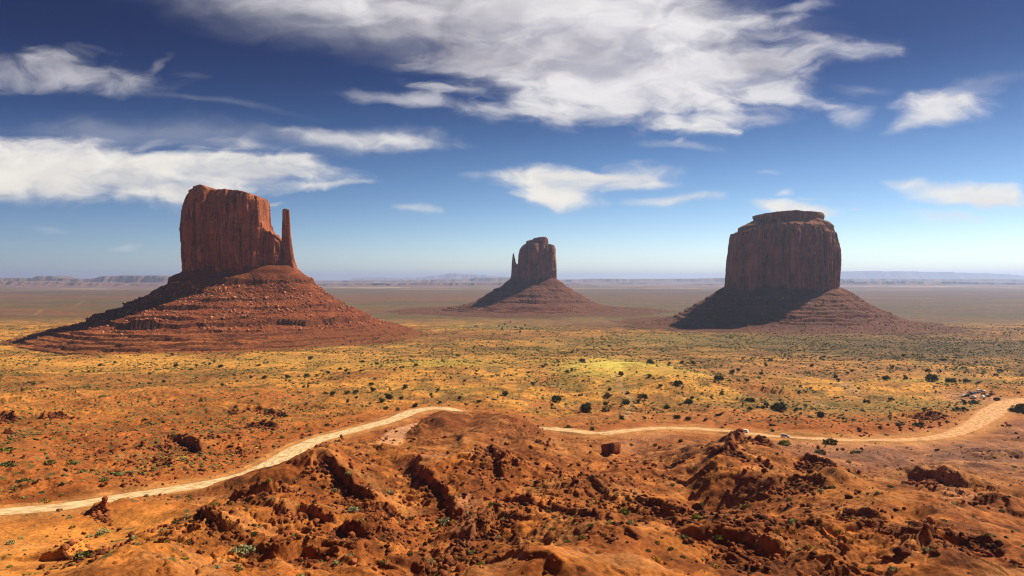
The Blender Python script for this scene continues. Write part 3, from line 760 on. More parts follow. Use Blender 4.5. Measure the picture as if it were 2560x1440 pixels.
def tower(name, D, left, right, top, depth, mat, parent, nth=700, nz=170, expo=2.8, amp=1.0, seed=0, base_drop=12, cap=14, cols=()):
    """a cliff block: left/right outline and top line in photo pixels at distance D; depth = half depth in metres"""
    zl = np.array([px_z(b, D) for a, b in left][::-1]); xl = np.array([px_x(a, D) for a, b in left][::-1])
    zr = np.array([px_z(b, D) for a, b in right][::-1]); xr = np.array([px_x(a, D) for a, b in right][::-1])
    tx = np.array([px_x(a, D) for a, b in top]); tz = np.array([px_z(b, D) for a, b in top])
    zb = min(zl[0], zr[0]) - base_drop
    th = np.linspace(0, 2 * np.pi, nth, endpoint=False)
    c, s = np.cos(th), np.sin(th)
    rad = (np.abs(c) ** expo + np.abs(s) ** expo) ** (-1 / expo)
    ux, uy = c * rad, s * rad
    zmid = 0.5 * (zb + tz.mean())
    Lm, Rm = np.interp(zmid, zl, xl), np.interp(zmid, zr, xr)
    am = (Rm - Lm) / 2
    V = []
    vs = np.linspace(0, 1, nz)
    for v in vs:
        ex = (Lm + Rm) / 2 + am * ux
        for _ in range(2):
            ztop = np.interp(ex, tx, tz) + 1.5 * amp * noise2(ex / 9, uy * depth / 9, seed + 3)
            z = zb + v * (ztop - zb)
            L_, R_ = np.interp(z, zl, xl), np.interp(z, zr, xr)
            ex = (L_ + R_) / 2 + (R_ - L_) / 2 * ux
        x = ex
        y = D + depth * (R_ - L_) / (2 * am) * uy
        n8 = 3.2 * noise3(x / 30, y / 30, z / 380, seed + 1); f8 = n8 - np.floor(n8)
        d = 2.6 * amp * (np.floor(n8) + 0.5 + sstep(f8, 0.38, 0.62))
        n9 = 2.6 * noise3(x / 13, y / 13, z / 110, seed + 21); f9 = n9 - np.floor(n9)
        d += 7.0 * amp * (0.9 - 2.2 * np.abs(noise3(x / 33, y / 33, z / 420, seed + 41)))
        d += 1.7 * amp * (np.floor(n9) + 0.5 + sstep(f9, 0.38, 0.62))
        d += 3.0 * amp * (1 - 2.4 * np.abs(noise3(x / 12, y / 12, z / 150, seed + 2)))
        d += 1.1 * amp * fbm3(x / 4, y / 4, z / 18, 3, seed + 4)
        d += 0.9 * amp * noise3(x / 80, y / 80, z / 3.2, seed + 5)
        d -= 3.4 * amp * np.exp(-(np.abs(noise3(x / 17, y / 17, z / 260, seed + 6)) / 0.05)) * (1 - 0.6 * v)
        d -= 5.0 * amp * sstep(noise3(x / 26, y / 26, z / 45, seed + 7), 0.35, 0.8) * (1 - v)
        d += -2.5 * amp * sstep(v, 0.93, 1.0) - 4.2 * amp
        d *= np.where(np.abs(c) > 0.9, 0.35, 1.0) * sstep(np.abs(c) * 0 + v, -0.1, 0.05)
        nrm = np.hypot(c, s * 1.0)
        if len(cols):
            gx = np.array([px_x(q, D) for q in cols])
            xw = x + 2.5 * noise2(z / 55 + 0 * x, x / 200, seed + 61)
            ii = np.clip(np.searchsorted(gx, xw) - 1, 0, len(gx) - 2)
            hw_ = 0.5 * (gx[ii + 1] - gx[ii])
            tt_ = np.clip((xw - gx[ii]) / (2 * hw_), 0, 1)
            step = (np.random.default_rng(seed + 5).random(len(gx)) - 0.5)[ii]
            bul = 0.62 * hw_ * np.sqrt(np.maximum(1 - (2 * tt_ - 1) ** 2, 0)) + 9.0 * step * sstep(np.minimum(tt_, 1 - tt_), 0.0, 0.06)
            bul = bul * sstep(-s, 0.15, 0.5) * (0.45 + 0.55 * sstep(v, 0.0, 0.35))
            y = y - bul
        V.append(np.stack([x + d * c / nrm, y + d * s / nrm, z], -1))
    # rounded top closing inwards
    last = V[-1]
    ctr = last.mean(0)
    for k in range(1, cap + 1):
        f = 1 - k / cap
        x = ctr[0] + (last[:, 0] - ctr[0]) * f
        y = ctr[1] + (last[:, 1] - ctr[1]) * f
        z = np.interp(x, tx, tz) + 1.5 * amp * noise2(x / 9, y / 9, seed + 3) + 1.2 * amp * (1 - f) * noise2(x / 14, y / 14, seed + 9)
        V.append(np.stack([x, y, z], -1))
    V = np.array(V)
    o = build(name, V.reshape(-1, 3) - np.array(parent.location), grid_faces(len(V), nth, True), mat, parent)
    return o


def join_shells(name, obs, parent):
    """several closed rock shells of the same wall become one mesh"""
    Vs, Fs, off = [], [], 0
    for o in obs:
        v = np.empty(len(o.data.vertices) * 3, np.float32); o.data.vertices.foreach_get('co', v)
        f = np.empty(len(o.data.loops), np.int32); o.data.loops.foreach_get('vertex_index', f)
        Vs.append(v.reshape(-1, 3)); Fs.append(f.reshape(-1, 4) + off); off += len(o.data.vertices)
    mat = obs[0].data.materials[0]
    for o in obs:
        me = o.data
        bpy.data.objects.remove(o); bpy.data.meshes.remove(me)
    return build(name, np.vstack(Vs), np.vstack(Fs), mat, parent)


def talus(name, cx, cy, ax, ay, prof, ledges, mat, parent, nth=900, rstep=1.3, scale=None, seed=0, gully=3.0, expo=2.6):
    """scree apron round a tower with half axes ax, ay; prof = [(distance out, height)]; ledges = [(distance, drop, wobble)]"""
    pr = np.array(prof)
    rmax = pr[-1, 0]
    r = np.concatenate([[-14, -7], np.arange(0, rmax, rstep)])
    th = np.linspace(0, 2 * np.pi, nth, endpoint=False)
    c, s = np.cos(th)[None, :], np.sin(th)[None, :]
    rad = (np.abs(c / ax) ** expo + np.abs(s / ay) ** expo) ** (-1 / expo)
    k = np.ones_like(c) if scale is None else scale(th)[None, :]
    rr = r[:, None] * k
    ro = rad + rr
    x = cx + c * ro; y = cy + s * ro
    wob = 6 * fbm2(x / 60, y / 60, 3, seed + 1)
    rn = r[:, None] + wob
    z = np.interp(rn, pr[:, 0], pr[:, 1])
    fade = sstep(r[:, None], 0, 25)
    for (lr, dz_, sd_) in ledges:
        lw = 5 * fbm2(x / 80, y / 80, 2, seed + sd_) + 1.6 * ridged2(x / 37, y / 37, 4, seed + sd_ + 3) + 2.2 * fbm2(x / 18, y / 18, 3, seed + sd_ + 4)
        on = 0.30 + 0.70 * sstep(fbm2(x / 90, y / 90, 3, seed + sd_ + 50), -0.35, 0.35)
        q = rn + lw - lr
        z += 1.7 * dz_ * on * ((0.85 if lr > 200 else 1.0) * (1 - 0.45 * sstep(c, 0.15, 0.6))) * (0.55 * np.exp(-np.maximum(-q, 0) / 18) * (q < 0) - 0.45 * np.exp(-np.maximum(q, 0) / 14) * (q >= 0)) 
        z += dz_ * on * 0
    g = 1 - np.abs(noise2(x / 55 + 0 * rr, y / 90, seed + 11)) * 2
    g2 = 1 - np.abs(noise2(th[None, :] * 31 + 0.012 * wob + 0.006 * rr, rr * 0.02, seed + 12)) * 2
    z += fade * gully * 0.45 * (0.7 * (g - 0.5) + 0.25 * (g2 - 0.5)) * sstep(rmax - r[:, None], 30, 150)
    z += fade * (0.9 * fbm2(x / 9, y / 9, 4, seed + 13) + 0.7 * sstep(noise2(x / 4.5, y / 4.5, seed + 14), 0.25, 0.6))
    V = np.stack([x - parent.location[0], y - parent.location[1], z - parent.location[2] + 0 * x], -1)
    o = build(name, V.reshape(-1, 3), grid_faces(len(r), nth, True)[:, ::-1], mat, parent)
    return o, (x, y, z)


SKIRT = []


# rock shapes for boulders and rubble
def rock_mesh(sub, seed, angular=0.6):
    bm = bmesh.new()
    bmesh.ops.create_icosphere(bm, subdivisions=sub, radius=1.0)
    V = np.array([v.co[:] for v in bm.verts]); Fc = np.array([[v.index for v in f.verts] for f in bm.faces])
    bm.free()
    rg = np.random.default_rng(seed)
    V = V * (1 + 0.16 * fbm3(V[:, 0] * 1.3 + seed, V[:, 1] * 1.3, V[:, 2] * 1.3, 3, seed))[:, None]
    for _ in range(9):                      # broken faces
        n = rg.normal(size=3); n /= np.linalg.norm(n)
        lim = rg.uniform(0.58, 0.9)
        dd = V @ n
        V -= np.outer(np.maximum(dd - lim, 0) * angular * 1.5, n)
    V += (0.03 if sub > 1 else 0.07) * rg.normal(size=V.shape)
    V *= np.array([1, rg.uniform(.75, 1.0), rg.uniform(.6, .85)])
    return V, Fc


def merge(shapes, P, S, ROT, pick):
    """one mesh from many small copies: P places, S sizes (n,3), ROT z turns"""
    Vs, Fs, off = [], [], 0
    for k, (v, f) in enumerate(shapes):
        ids = np.nonzero(pick == k)[0]
        if not len(ids): continue
        c, s = np.cos(ROT[ids])[:, None], np.sin(ROT[ids])[:, None]
        vx = v[None, :, 0] * S[ids, 0:1]; vy = v[None, :, 1] * S[ids, 1:2]; vz = v[None, :, 2] * S[ids, 2:3]
        A = np.stack([vx * c - vy * s + P[ids, 0:1], vx * s + vy * c + P[ids, 1:2], vz + P[ids, 2:3]], -1).reshape(-1, 3)
        ff = (f[None] + (np.arange(len(ids)) * len(v))[:, None, None]).reshape(-1, f.shape[1]) + off
        Vs.append(A); Fs.append(ff); off += len(A)
    return np.vstack(Vs), np.vstack(Fs)


LOWROCK = [rock_mesh(1, 50 + i, 1.0) for i in range(6)]


def scree_blocks(name, grids, n, lo, hi, mat, parent, rlo, rhi, seed):
    x, y, z = grids
    rg = np.random.default_rng(seed)
    nr, nt = x.shape
    i = (rlo * nr + rg.random(n * 3) * (rhi - rlo) * nr).astype(int)
    j = rg.integers(0, nt, n * 3)
    keep = (y[i, j] < y.mean() + 40)
    den = fbm2(x[i, j] / 45, y[i, j] / 45, 3, seed) + rg.normal(size=n * 3) * 0.25
    keep &= den > -0.1
    i, j = i[keep][:n], j[keep][:n]
    sz = lo * (hi / lo) ** (rg.random(len(i)) ** 2.5)
    P = np.stack([x[i, j], y[i, j], z[i, j] + 0.15 * sz], -1) - np.array(parent.location)
    S = sz[:, None] * rg.uniform(.7, 1.2, (len(i), 3))
    V, Fc = merge(LOWROCK, P, S, rg.random(len(i)) * 6.28, rg.integers(0, 6, len(i)))
    o = build(name, V, Fc, mat, parent, smooth=False)
    o['kind'] = 'stuff'
    return o


m_block = rock_material("scree_block", (0.40, 0.14, 0.065), (0.26, 0.08, 0.035), (0.52, 0.24, 0.14), island=True)
m_block_b = rock_material("brown_block", (0.30, 0.13, 0.085), (0.2, 0.08, 0.05), (0.40, 0.2, 0.13), island=True)

# --- the left butte with a thumb-like spire
DW = 1260.0
wm = tag(empty("butte", (px_x(590, DW), DW, 0)), "tall red flat-topped butte with a thin thumb spire on its right side", "butte")
t1 = tower("cliff", DW, [(482, 478), (474, 500), (466, 530), (463, 569), (465, 596), (467, 627), (469, 680)], [(658, 484), (663, 504), (665, 538), (666, 557), (671, 575), (674, 620), (676, 690)],
           [(470, 483), (482, 480), (492, 476), (516, 468), (533, 471), (541, 476), (548, 482), (586, 480), (621, 483), (645, 492), (660, 498), (675, 520)], 44, m_cliff_a, wm, seed=10, expo=3.2, cols=(455, 481, 512, 546, 566, 592, 612, 628, 650, 680))
t2 = tower("cliff", DW - 4, [(655, 575), (650, 690)], [(690, 586), (701, 600), (708, 640), (712, 690)], [(640, 572), (667, 571), (675, 581), (680, 577), (686, 589), (690, 586), (697, 598), (703, 600), (712, 612)], 26, m_cliff_a, wm, nth=300, nz=70, amp=0.8, seed=14)
join_shells("cliff", [t1, t2], wm)
tower("spire", DW - 2, [(707.5, 526), (707, 560), (706, 600), (704, 640), (702, 695)], [(724.5, 525), (726, 553), (727, 581), (730, 608), (735, 643), (744, 676), (746, 700)],
      [(704, 524), (709, 523.5), (715, 522), (723, 524), (730, 528)], 8, m_cliff_a, wm, nth=160, nz=90, amp=0.22, seed=18, cap=6, expo=4.0)


def wm_scale(th):
    c, s = np.cos(th), np.sin(th)
    return 1.0 + np.where(c < 0, -0.01, -0.16) * np.abs(c) + 0.05 * np.maximum(-s, 0)


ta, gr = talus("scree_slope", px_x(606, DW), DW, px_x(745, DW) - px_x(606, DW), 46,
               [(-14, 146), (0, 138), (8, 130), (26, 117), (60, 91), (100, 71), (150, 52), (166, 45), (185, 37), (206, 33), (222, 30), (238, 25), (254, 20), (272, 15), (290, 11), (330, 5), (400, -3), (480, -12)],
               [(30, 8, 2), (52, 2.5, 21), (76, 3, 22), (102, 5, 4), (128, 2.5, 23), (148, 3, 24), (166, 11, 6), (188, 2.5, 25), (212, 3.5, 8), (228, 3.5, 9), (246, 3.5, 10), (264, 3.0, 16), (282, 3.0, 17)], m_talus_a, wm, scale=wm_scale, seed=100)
SKIRT.append(gr)
scree_blocks("boulders", gr, 6500, 0.6, 3.6, m_block, wm, 0.06, 0.42, 5)

# --- the far middle butte with a small thumb on its left
DE = 2420.0
em = tag(empty("butte", (px_x(1340, DE), DE, 0)), "small distant purple-brown butte in the middle with a stubby spire on its left", "butte")
t1 = tower("cliff", DE, [(1312, 611), (1301, 623), (1297, 640), (1295, 659), (1288, 690), (1284, 702)], [(1385, 614), (1387, 623), (1387, 640), (1389, 657), (1391, 690), (1392, 705)],
           [(1290, 615), (1308, 612), (1318, 609), (1370, 611), (1385, 614), (1392, 620)], 62, m_cliff_b, em, nth=420, nz=90, amp=1.1, seed=30, cols=(1280, 1300, 1316, 1326, 1345, 1358, 1374, 1398))
t2 = tower("cliff", DE, [(1318, 602), (1317, 612)], [(1369, 600), (1370, 612)], [(1310, 604), (1318, 602.5), (1331, 600), (1334, 596.5), (1353, 593.5), (1364, 593), (1368, 598), (1372, 603)], 36, m_cliff_b, em, nth=200, nz=20, amp=0.7, seed=33, base_drop=8)
join_shells("cliff", [t1, t2], em)
tower("spire", DE, [(1282, 634), (1280.5, 645), (1279, 659), (1278, 684), (1275, 702)], [(1285, 634.5), (1287, 645), (1289, 657), (1296, 663), (1300, 702)], [(1278, 637), (1282, 633.5), (1285, 634), (1292, 640)], 12, m_cliff_b, em, nth=120, nz=50, amp=0.4, seed=36, cap=5)


def em_scale(th):
    c, s = np.cos(th), np.sin(th)
    return 1.0 + np.where(c < 0, 0.0, -0.04) * np.abs(c)


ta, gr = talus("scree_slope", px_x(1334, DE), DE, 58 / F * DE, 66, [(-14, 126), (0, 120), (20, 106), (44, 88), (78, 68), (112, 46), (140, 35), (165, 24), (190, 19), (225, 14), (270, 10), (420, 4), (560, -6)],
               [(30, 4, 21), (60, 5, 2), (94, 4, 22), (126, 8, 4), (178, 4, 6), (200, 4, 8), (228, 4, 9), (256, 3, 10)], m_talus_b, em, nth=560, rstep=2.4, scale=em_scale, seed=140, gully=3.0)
SKIRT.append(gr)
scree_blocks("boulders", gr, 700, 1.0, 4.0, m_block_b, em, 0.1, 0.5, 6)

# --- the broad right butte with a cap slab
DM = 1640.0
mb = tag(empty("butte", (px_x(1955, DM), DM, 0)), "broad dark block-shaped butte on the right with a flat cap slab on top", "butte")
t1 = tower("cliff", DM, [(1830, 583), (1828, 601), (1825, 633), (1821, 673), (1817, 725)], [(2071, 578), (2080, 587), (2089, 626), (2090, 644), (2088, 680), (2086, 730)],
           [(1820, 586), (1830, 585), (1846, 583), (1856, 577), (1900, 574), (2000, 573), (2069, 576), (2080, 584), (2090, 592)], 100, m_cliff_b, mb, nth=900, nz=170, amp=1.0, seed=50, expo=2.25, cols=(1805, 1842, 1872, 1893, 1932, 1960, 1981, 2012, 2034, 2052, 2072, 2100))
t2 = tower("cliff", DM, [(1889, 551), (1875, 556), (1858, 567), (1854, 580)], [(2043, 551), (2058, 560), (2069, 567), (2072, 580)], [(1850, 560), (1889, 551), (1960, 549), (2043, 551), (2075, 560)], 80, m_cliff_b, mb, nth=500, nz=30, amp=0.7, seed=53, base_drop=10)
join_shells("cliff", [t1, t2], mb)
tower("cap_slab", DM, [(1886, 540), (1887, 546), (1890, 553)], [(2041, 535), (2045, 543), (2043, 553)], [(1880, 541), (1887, 539), (1929, 534), (1967, 531), (1987, 533.5), (2041, 535), (2050, 538)], 60, m_cliff_b, mb, nth=400, nz=16, amp=0.5, seed=56, base_drop=4)


def mb_scale(th):
    c, s = np.cos(th), np.sin(th)
    return 1.0 + np.where(c < 0, -0.07, 0.02) * np.abs(c)


ta, gr = talus("scree_slope", px_x(1952, DM), DM, 134 / F * DM, 104, [(-14, 104), (0, 98), (12, 90), (36, 74), (72, 54), (100, 38), (122, 27), (150, 19), (185, 13), (240, 8), (330, 4), (460, -8)],
               [(48, 5, 2), (104, 6, 4), (134, 4, 6), (24, 3, 8), (62, 2.5, 21), (78, 4, 9), (92, 2.5, 22), (118, 3, 23)], m_talus_b, mb, nth=800, rstep=1.6, scale=mb_scale, seed=180)
SKIRT.append(gr)
scree_blocks("boulders", gr, 1800, 0.7, 3.4, m_block_b, mb, 0.06, 0.45, 7)


# ------------------------------------------------------------------ far mesas and mountains
m_mesa = rock_material("far_rock", (0.17, 0.095, 0.085), (0.11, 0.065, 0.06), (0.28, 0.19, 0.165))


def range_of_hills(name, D, sil, depth, seed, cliff=0.45, foot=0.0, rough=0.15):
    """a mesa or ridge with its outline in photo pixels at distance D, a cliff band at the rim and a scree foot"""
    sx = np.array([px_x(a, D) for a, b in sil]); szz = np.array([px_z(b, D) for a, b in sil])
    n = 700
    x = np.linspace(sx[0], sx[-1], n)
    top = np.maximum(np.interp(x, sx, szz), 2.0)
    top = top + rough * 40 * fbm2(x / 420, x * 0 + seed, 4, seed) * np.minimum(1, top / 60)
    ends = sstep(np.arange(n), 0, 15) * (1 - sstep(np.arange(n), n - 16, n - 1))
    top *= ends
    rows_ = []
    for f, hz in ((1.0, -0.05), (0.82, 0.08), (0.64, 0.2), (0.50, 0.32), (0.40, 1 - cliff), (0.36, 0.99), (0.2, 1.0), (-0.4, 1.0), (-0.7, 0.4), (-1.0, -0.05)):
        wig = 0.25 * fbm2(x / 900, x * 0 + seed + f * 0.6, 4, seed + 7) + 0.12 * fbm2(x / 200, x * 0 + seed, 3, seed + 9)
        rows_.append(np.stack([x, D + depth * -(f - wig * (0.2 < f < 0.9)), foot + (top - foot) * hz], -1))
    o = build(name, np.array(rows_).reshape(-1, 3), grid_faces(len(rows_), n), m_mesa)
    return tag(o, kind='structure')


range_of_hills("mesa", 12500, [(-300, 694), (0, 695), (108, 695), (117, 690), (148, 691), (158, 696), (190, 697), (245, 697), (275, 690.5), (350, 689), (415, 689), (470, 694), (560, 699), (620, 704)], 900, 3)
range_of_hills("ridge", 9000, [(-300, 702), (100, 703), (300, 708), (420, 711), (480, 716)], 700, 4, 0.3)
range_of_hills("ridge", 17000, [(420, 699), (700, 701), (800, 702), (900, 701), (1000, 701), (1100, 698.5), (1175, 698), (1190, 694), (1215, 695), (1240, 694), (1275, 694), (1400, 699), (1470, 698), (1490, 696.5), (1560, 698), (1620, 697), (1720, 697),
                                (1820, 695), (2000, 697), (2090, 697), (2200, 697), (2330, 698), (2450, 698), (2560, 699), (2900, 699)], 1500, 5, 0.4)
range_of_hills("ridge", 11500, [(1600, 714), (1700, 712), (1760, 709), (1830, 710), (1960, 712), (2060, 708), (2092, 705), (2100, 700), (2118, 701), (2130, 705), (2160, 703), (2200, 704), (2240, 702), (2290, 704), (2296, 711), (2330, 706),
                                (2345, 703), (2420, 706), (2500, 707), (2700, 707)], 700, 6, 0.5)
range_of_hills("ridge", 10500, [(780, 710), (860, 708), (960, 709), (1080, 706), (1180, 707), (1260, 706), (1400, 709), (1500, 713)], 600, 8, 0.4)
range_of_hills("mountain", 31000, [(1900, 690), (2060, 681), (2110, 679), (2140, 678), (2210, 680), (2260, 679), (2340, 682), (2400, 684), (2430, 683), (2480, 689), (2560, 694), (2800, 696)], 3500, 9, 0.15, rough=0.5)
range_of_hills("mountain", 36000, [(880, 697), (930, 694), (950, 693), (990, 696), (1060, 693), (1110, 687), (1132, 683), (1150, 685), (1180, 686), (1230, 690), (1290, 694), (1340, 697)], 3500, 10, 0.15, rough=0.6)
# ------------------------------------------------------------------ plants
def leaf_material(name, dark, light):
    m, N, B = material(name)
    geo = N.n('ShaderNodeNewGeometry')
    pos = geo.outputs['Position']
    c = N.mix(N.smooth(N.noise(pos, 1.1, 3.0, 0.6), 0.35, 0.65), dark, light)
    c = N.mix(N.math('MULTIPLY', N.smooth(N.noise(pos, 0.08, 2.0, 0.5), 0.4, 0.62), 0.5), c, N.mix(1.0, c, (1.7, 1.35, 0.9), 'MULTIPLY'))
    rv = N.lin(geo.outputs['Random Per Island'], 0.0, 1.0, 0.5, 1.6)
    c = N.mix(1.0, c, N.n('ShaderNodeCombineColor', {0: rv, 1: rv, 2: rv}).outputs[0], 'MULTIPLY')
    link(N, c, B.inputs['Base Color'])
    return m


m_juniper = leaf_material("juniper_leaf", (0.035, 0.050, 0.014), (0.085, 0.095, 0.028))
m_sage = leaf_material("sage_leaf", (0.18, 0.19, 0.09), (0.40, 0.40, 0.20))
m_green = leaf_material("green_leaf", (0.12, 0.14, 0.025), (0.30, 0.30, 0.06))
m_brush = leaf_material("brush_leaf", (0.055, 0.062, 0.018), (0.15, 0.145, 0.045))
m_olive = leaf_material("olive_leaf", (0.07, 0.075, 0.025), (0.17, 0.16, 0.05))
m_straw = leaf_material("dry_grass", (0.30, 0.175, 0.036), (0.46, 0.30, 0.070))
m_bark, N, B = material("bark")
B.inputs['Base Color'].default_value = (0.11, 0.07, 0.045, 1)


def leaf_quads(centres, size, rg, up=0.25):
    n = len(centres)
    a = rg.normal(size=(n, 3)); a[:, 2] *= 0.7
    a /= np.linalg.norm(a, axis=1)[:, None]
    b = np.cross(a, rg.normal(size=(n, 3))); b /= np.linalg.norm(b, axis=1)[:, None] + 1e-6
    s = size * rg.uniform(0.6, 1.3, (n, 1))
    V = np.stack([centres - a * s, centres + b * s * .55, centres + a * s, centres - b * s * .55], 1).reshape(-1, 3)
    return V, np.arange(4 * n).reshape(n, 4)


def tube(P, rad, seg=6):
    P = np.asarray(P, float); out = []
    for i, p in enumerate(P):
        t = P[min(i + 1, len(P) - 1)] - P[max(i - 1, 0)]
        t /= np.linalg.norm(t) + 1e-9
        u = np.cross(t, [0.3, 1, 0.1]); u /= np.linalg.norm(u)
        v = np.cross(t, u)
        an = np.linspace(0, 2 * np.pi, seg, endpoint=False)
        out.append(p + rad[i] * (np.cos(an)[:, None] * u + np.sin(an)[:, None] * v))
    return np.vstack(out), grid_faces(len(P), seg, True)


def stack_meshes(lst):
    Vs, Fs, off = [], [], 0
    for v, f in lst:
        Vs.append(v); Fs.append(f + off); off += len(v)
    return np.vstack(Vs), np.vstack(Fs)


# five juniper shapes, unit width about 1 (scaled per tree)
JUN = [("round-crowned", 0.50, 0.80, 15, 0.20), ("wide spreading", 0.52, 0.58, 18, 0.19), ("tall narrow", 0.36, 1.05, 14, 0.17), ("ragged half-bare", 0.46, 0.75, 9, 0.15), ("low twin-crowned", 0.50, 0.55, 12, 0.19)]
JUN_PROTO = []
for k, (nm_, hw, ht, ncl, cr_) in enumerate(JUN):
    rg = np.random.default_rng(300 + k)
    cl = []
    while len(cl) < ncl:
        p_ = rg.uniform(-1, 1, 3)
        if np.hypot(p_[0], p_[1]) ** 2 + (p_[2] * 0.8) ** 2 > 1: continue
        x_ = p_[0] * (hw - cr_ * .6)
        if nm_ == "low twin-crowned": x_ = abs(x_) * 0.6 * (1 if len(cl) % 2 else -1) + (0.2 if len(cl) % 2 else -0.2)
        cl.append((x_, p_[1] * (hw - cr_ * .6), ht * (0.52 + 0.34 * p_[2]) * (1 - 0.25 * np.hypot(p_[0], p_[1]))))
    cl = np.array(cl)
    C_ = []
    for c_ in cl:
        d_ = rg.normal(size=(75, 3)); d_ /= np.linalg.norm(d_, axis=1)[:, None]
        C_.append(c_ + d_ * (cr_ * rg.uniform(.55, 1.05, (75, 1))) * np.array([1, 1, .75]))
    V, Fc = leaf_quads(np.vstack(C_), 0.055, rg)
    tr = [tube([(0, 0, -.08), (.02, .01, .12), (-.02, .03, .26), (.01, 0, ht * .55)], [.055, .045, .035, .015])]
    for c_ in cl[::3]:
        tr.append(tube([(0, .01, .14), (c_[0] * .5, c_[1] * .5, .14 + (c_[2] - .14) * .6), tuple(c_)], [.03, .02, .008]))
    if k == 0:
        pass
    root = empty("juniper_tree", (0, 0, 0))
    tv, tf = stack_meshes(tr)
    build("crown", V, Fc, m_juniper, root, smooth=False)
    build("trunk", tv, tf, m_bark, root)
    JUN_PROTO.append([root, list(root.children), False])


def place_proto(entry, loc, size, rz, label, cat, group):
    root, kids, used = entry
    if not used:
        o = root; entry[2] = True
    else:
        o = root.copy(); COL.objects.link(o)
        for c_ in kids:
            n_ = c_.copy(); COL.objects.link(n_); n_.parent = o
    o.location = loc; o.scale = size; o.rotation_euler = (0, 0, rz)
    tag(o, label, cat, group)
    return o


def zone(px, py):
    if py < 872 and 1150 < px < 1430: return "in the green hollow before the middle butte"
    if py < 900 and px <= 1150: return "on the slope at the foot of the left butte"
    if px < 700 and py < 1000: return "on the golden flat in front of the left butte"
    if px < 880 and py >= 1000: return "in the red ground left of the road bend"
    if px <= 1250 and py < 960: return "on the golden plain between the left and middle buttes"
    if px <= 1250: return "on the plain just beyond the road bend"
    if px <= 1440 and py < 960: return "left of the yellow-green grassy mound"
    if px <= 1750 and py < 975: return "around the yellow-green grassy mound"
    if px <= 1560: return "in the brushy dip behind the bare brown hill"
    if px <= 1760: return "on the sandy slope below the grassy mound"
    if px <= 2000 and py >= 965: return "on the orange bank above the two moving cars"
    if px <= 2000: return "on the red flat below the right butte"
    if py < 985: return "on the dark plain behind the parked cars"
    if py < 1110 and px > 2380: return "beside the wide road near the parked cars"
    if py < 1110: return "on the scrub above the straight right-hand road"
    return "on the rocky ground below the road"


JPX = [(1456, 904, 16), (1577, 902, 14), (1625, 916, 22), (1674, 912, 16), (1704, 905, 16), (1733, 909, 14), (1927, 900, 12), (1915, 914, 11), (1830, 929, 18), (1845, 925, 14), (1902, 932, 13), (2090, 935, 14), (2215, 946, 22), (2265, 943, 18),
       (2330, 950, 34), (2377, 956, 26), (2417, 961, 20), (1797, 959, 26), (1824, 957, 13), (1845, 951, 12), (1867, 950, 14), (1553, 950, 20), (1625, 961, 16), (1417, 944, 18), (1430, 939, 14), (1331, 959, 15), (1392, 982, 28), (1451, 981, 13),
       (1520, 986, 22), (1570, 985, 16), (1567, 1004, 26), (1602, 992, 26), (1612, 996, 22), (1695, 979, 24), (1384, 1002, 15), (1470, 1005, 22), (1465, 1017, 32), (1515, 1007, 18), (1722, 1000, 26), (1730, 996, 14), (1668, 1014, 17), (1875, 1001, 26),
       (1804, 991, 18), (1900, 1022, 22), (1875, 1029, 15), (1950, 1020, 38), (1936, 1022, 22), (1690, 1042, 24), (1720, 1054, 16), (1795, 1049, 15), (2052, 1045, 26), (2025, 1045, 16), (2247, 1077, 18), (2295, 1070, 26), (2167, 1000, 18), (2475, 1009, 22),
       (2432, 1002, 22), (2492, 999, 16), (2400, 1020, 24), (2552, 1018, 44), (2535, 1024, 26), (2310, 1020, 22), (2085, 1105, 20), (2117, 1106, 14), (1700, 1098, 15), (1552, 1045, 24), (1480, 1067, 20), (1420, 1060, 26), (1510, 1025, 24),
       (250, 911, 13), (286, 905, 11), (178, 927, 10), (248, 925, 10), (222, 929, 10), (439, 913, 15), (491, 911, 12), (477, 927, 12), (525, 909, 13), (552, 917, 14), (646, 913, 12), (776, 896, 15), (941, 911, 14), (907, 902, 12), (850, 928, 12),
       (865, 934, 12), (820, 936, 13), (872, 941, 10), (902, 937, 10), (718, 945, 15), (767, 941, 14), (791, 942, 10), (628, 948, 12), (662, 947, 16), (592, 955, 10), (577, 960, 12), (772, 957, 10), (557, 964, 12), (928, 960, 13), (932, 977, 18),
       (1005, 931, 14), (1040, 922, 13), (1127, 953, 12), (1160, 965, 9), (1012, 970, 22), (972, 990, 26), (955, 1000, 20), (1002, 995, 16), (965, 1021, 15), (995, 1021, 17), (1037, 1014, 20), (1100, 1001, 10), (1150, 992, 17), (1165, 1007, 11),
       (1196, 1002, 17), (1265, 986, 20), (870, 1005, 16), (832, 985, 18), (812, 982, 16), (890, 977, 14), (867, 979, 14), (430, 886, 13), (607, 1011, 10), (1145, 888, 10), (1270, 872, 9), (1262, 811, 8), (1289, 818, 8), (1304, 820, 8), (1255, 825, 9),
       (1300, 830, 9), (1190, 815, 8), (1394, 847, 9), (1357, 840, 7), (1357, 855, 7), (1344, 875, 10), (1505, 841, 7), (1523, 865, 9), (1553, 843, 6), (1433, 876, 8), (1430, 884, 10), (1455, 905, 14), (1205, 864, 6), (1269, 872, 7), (1117, 884, 7),
       (1144, 889, 10), (1357, 922, 12), (1276, 806, 7), (1248, 815, 7), (1312, 812, 7), (2227, 1220, 16), (2030, 915, 12), (2150, 900, 12), (2260, 890, 12), (2360, 900, 13), (2440, 905, 12), (2500, 925, 16), (2130, 925, 12), (2060, 890, 10), (2320, 925, 14)]
rj = random.Random(5)
for _ in range(110):
    px = rj.uniform(0, 2560); py = rj.uniform(860, 1060)
    if px < 500 and py > 960: continue
    JPX.append((px, py, rj.uniform(7, 12) * (0.7 + (py - 860) / 300)))


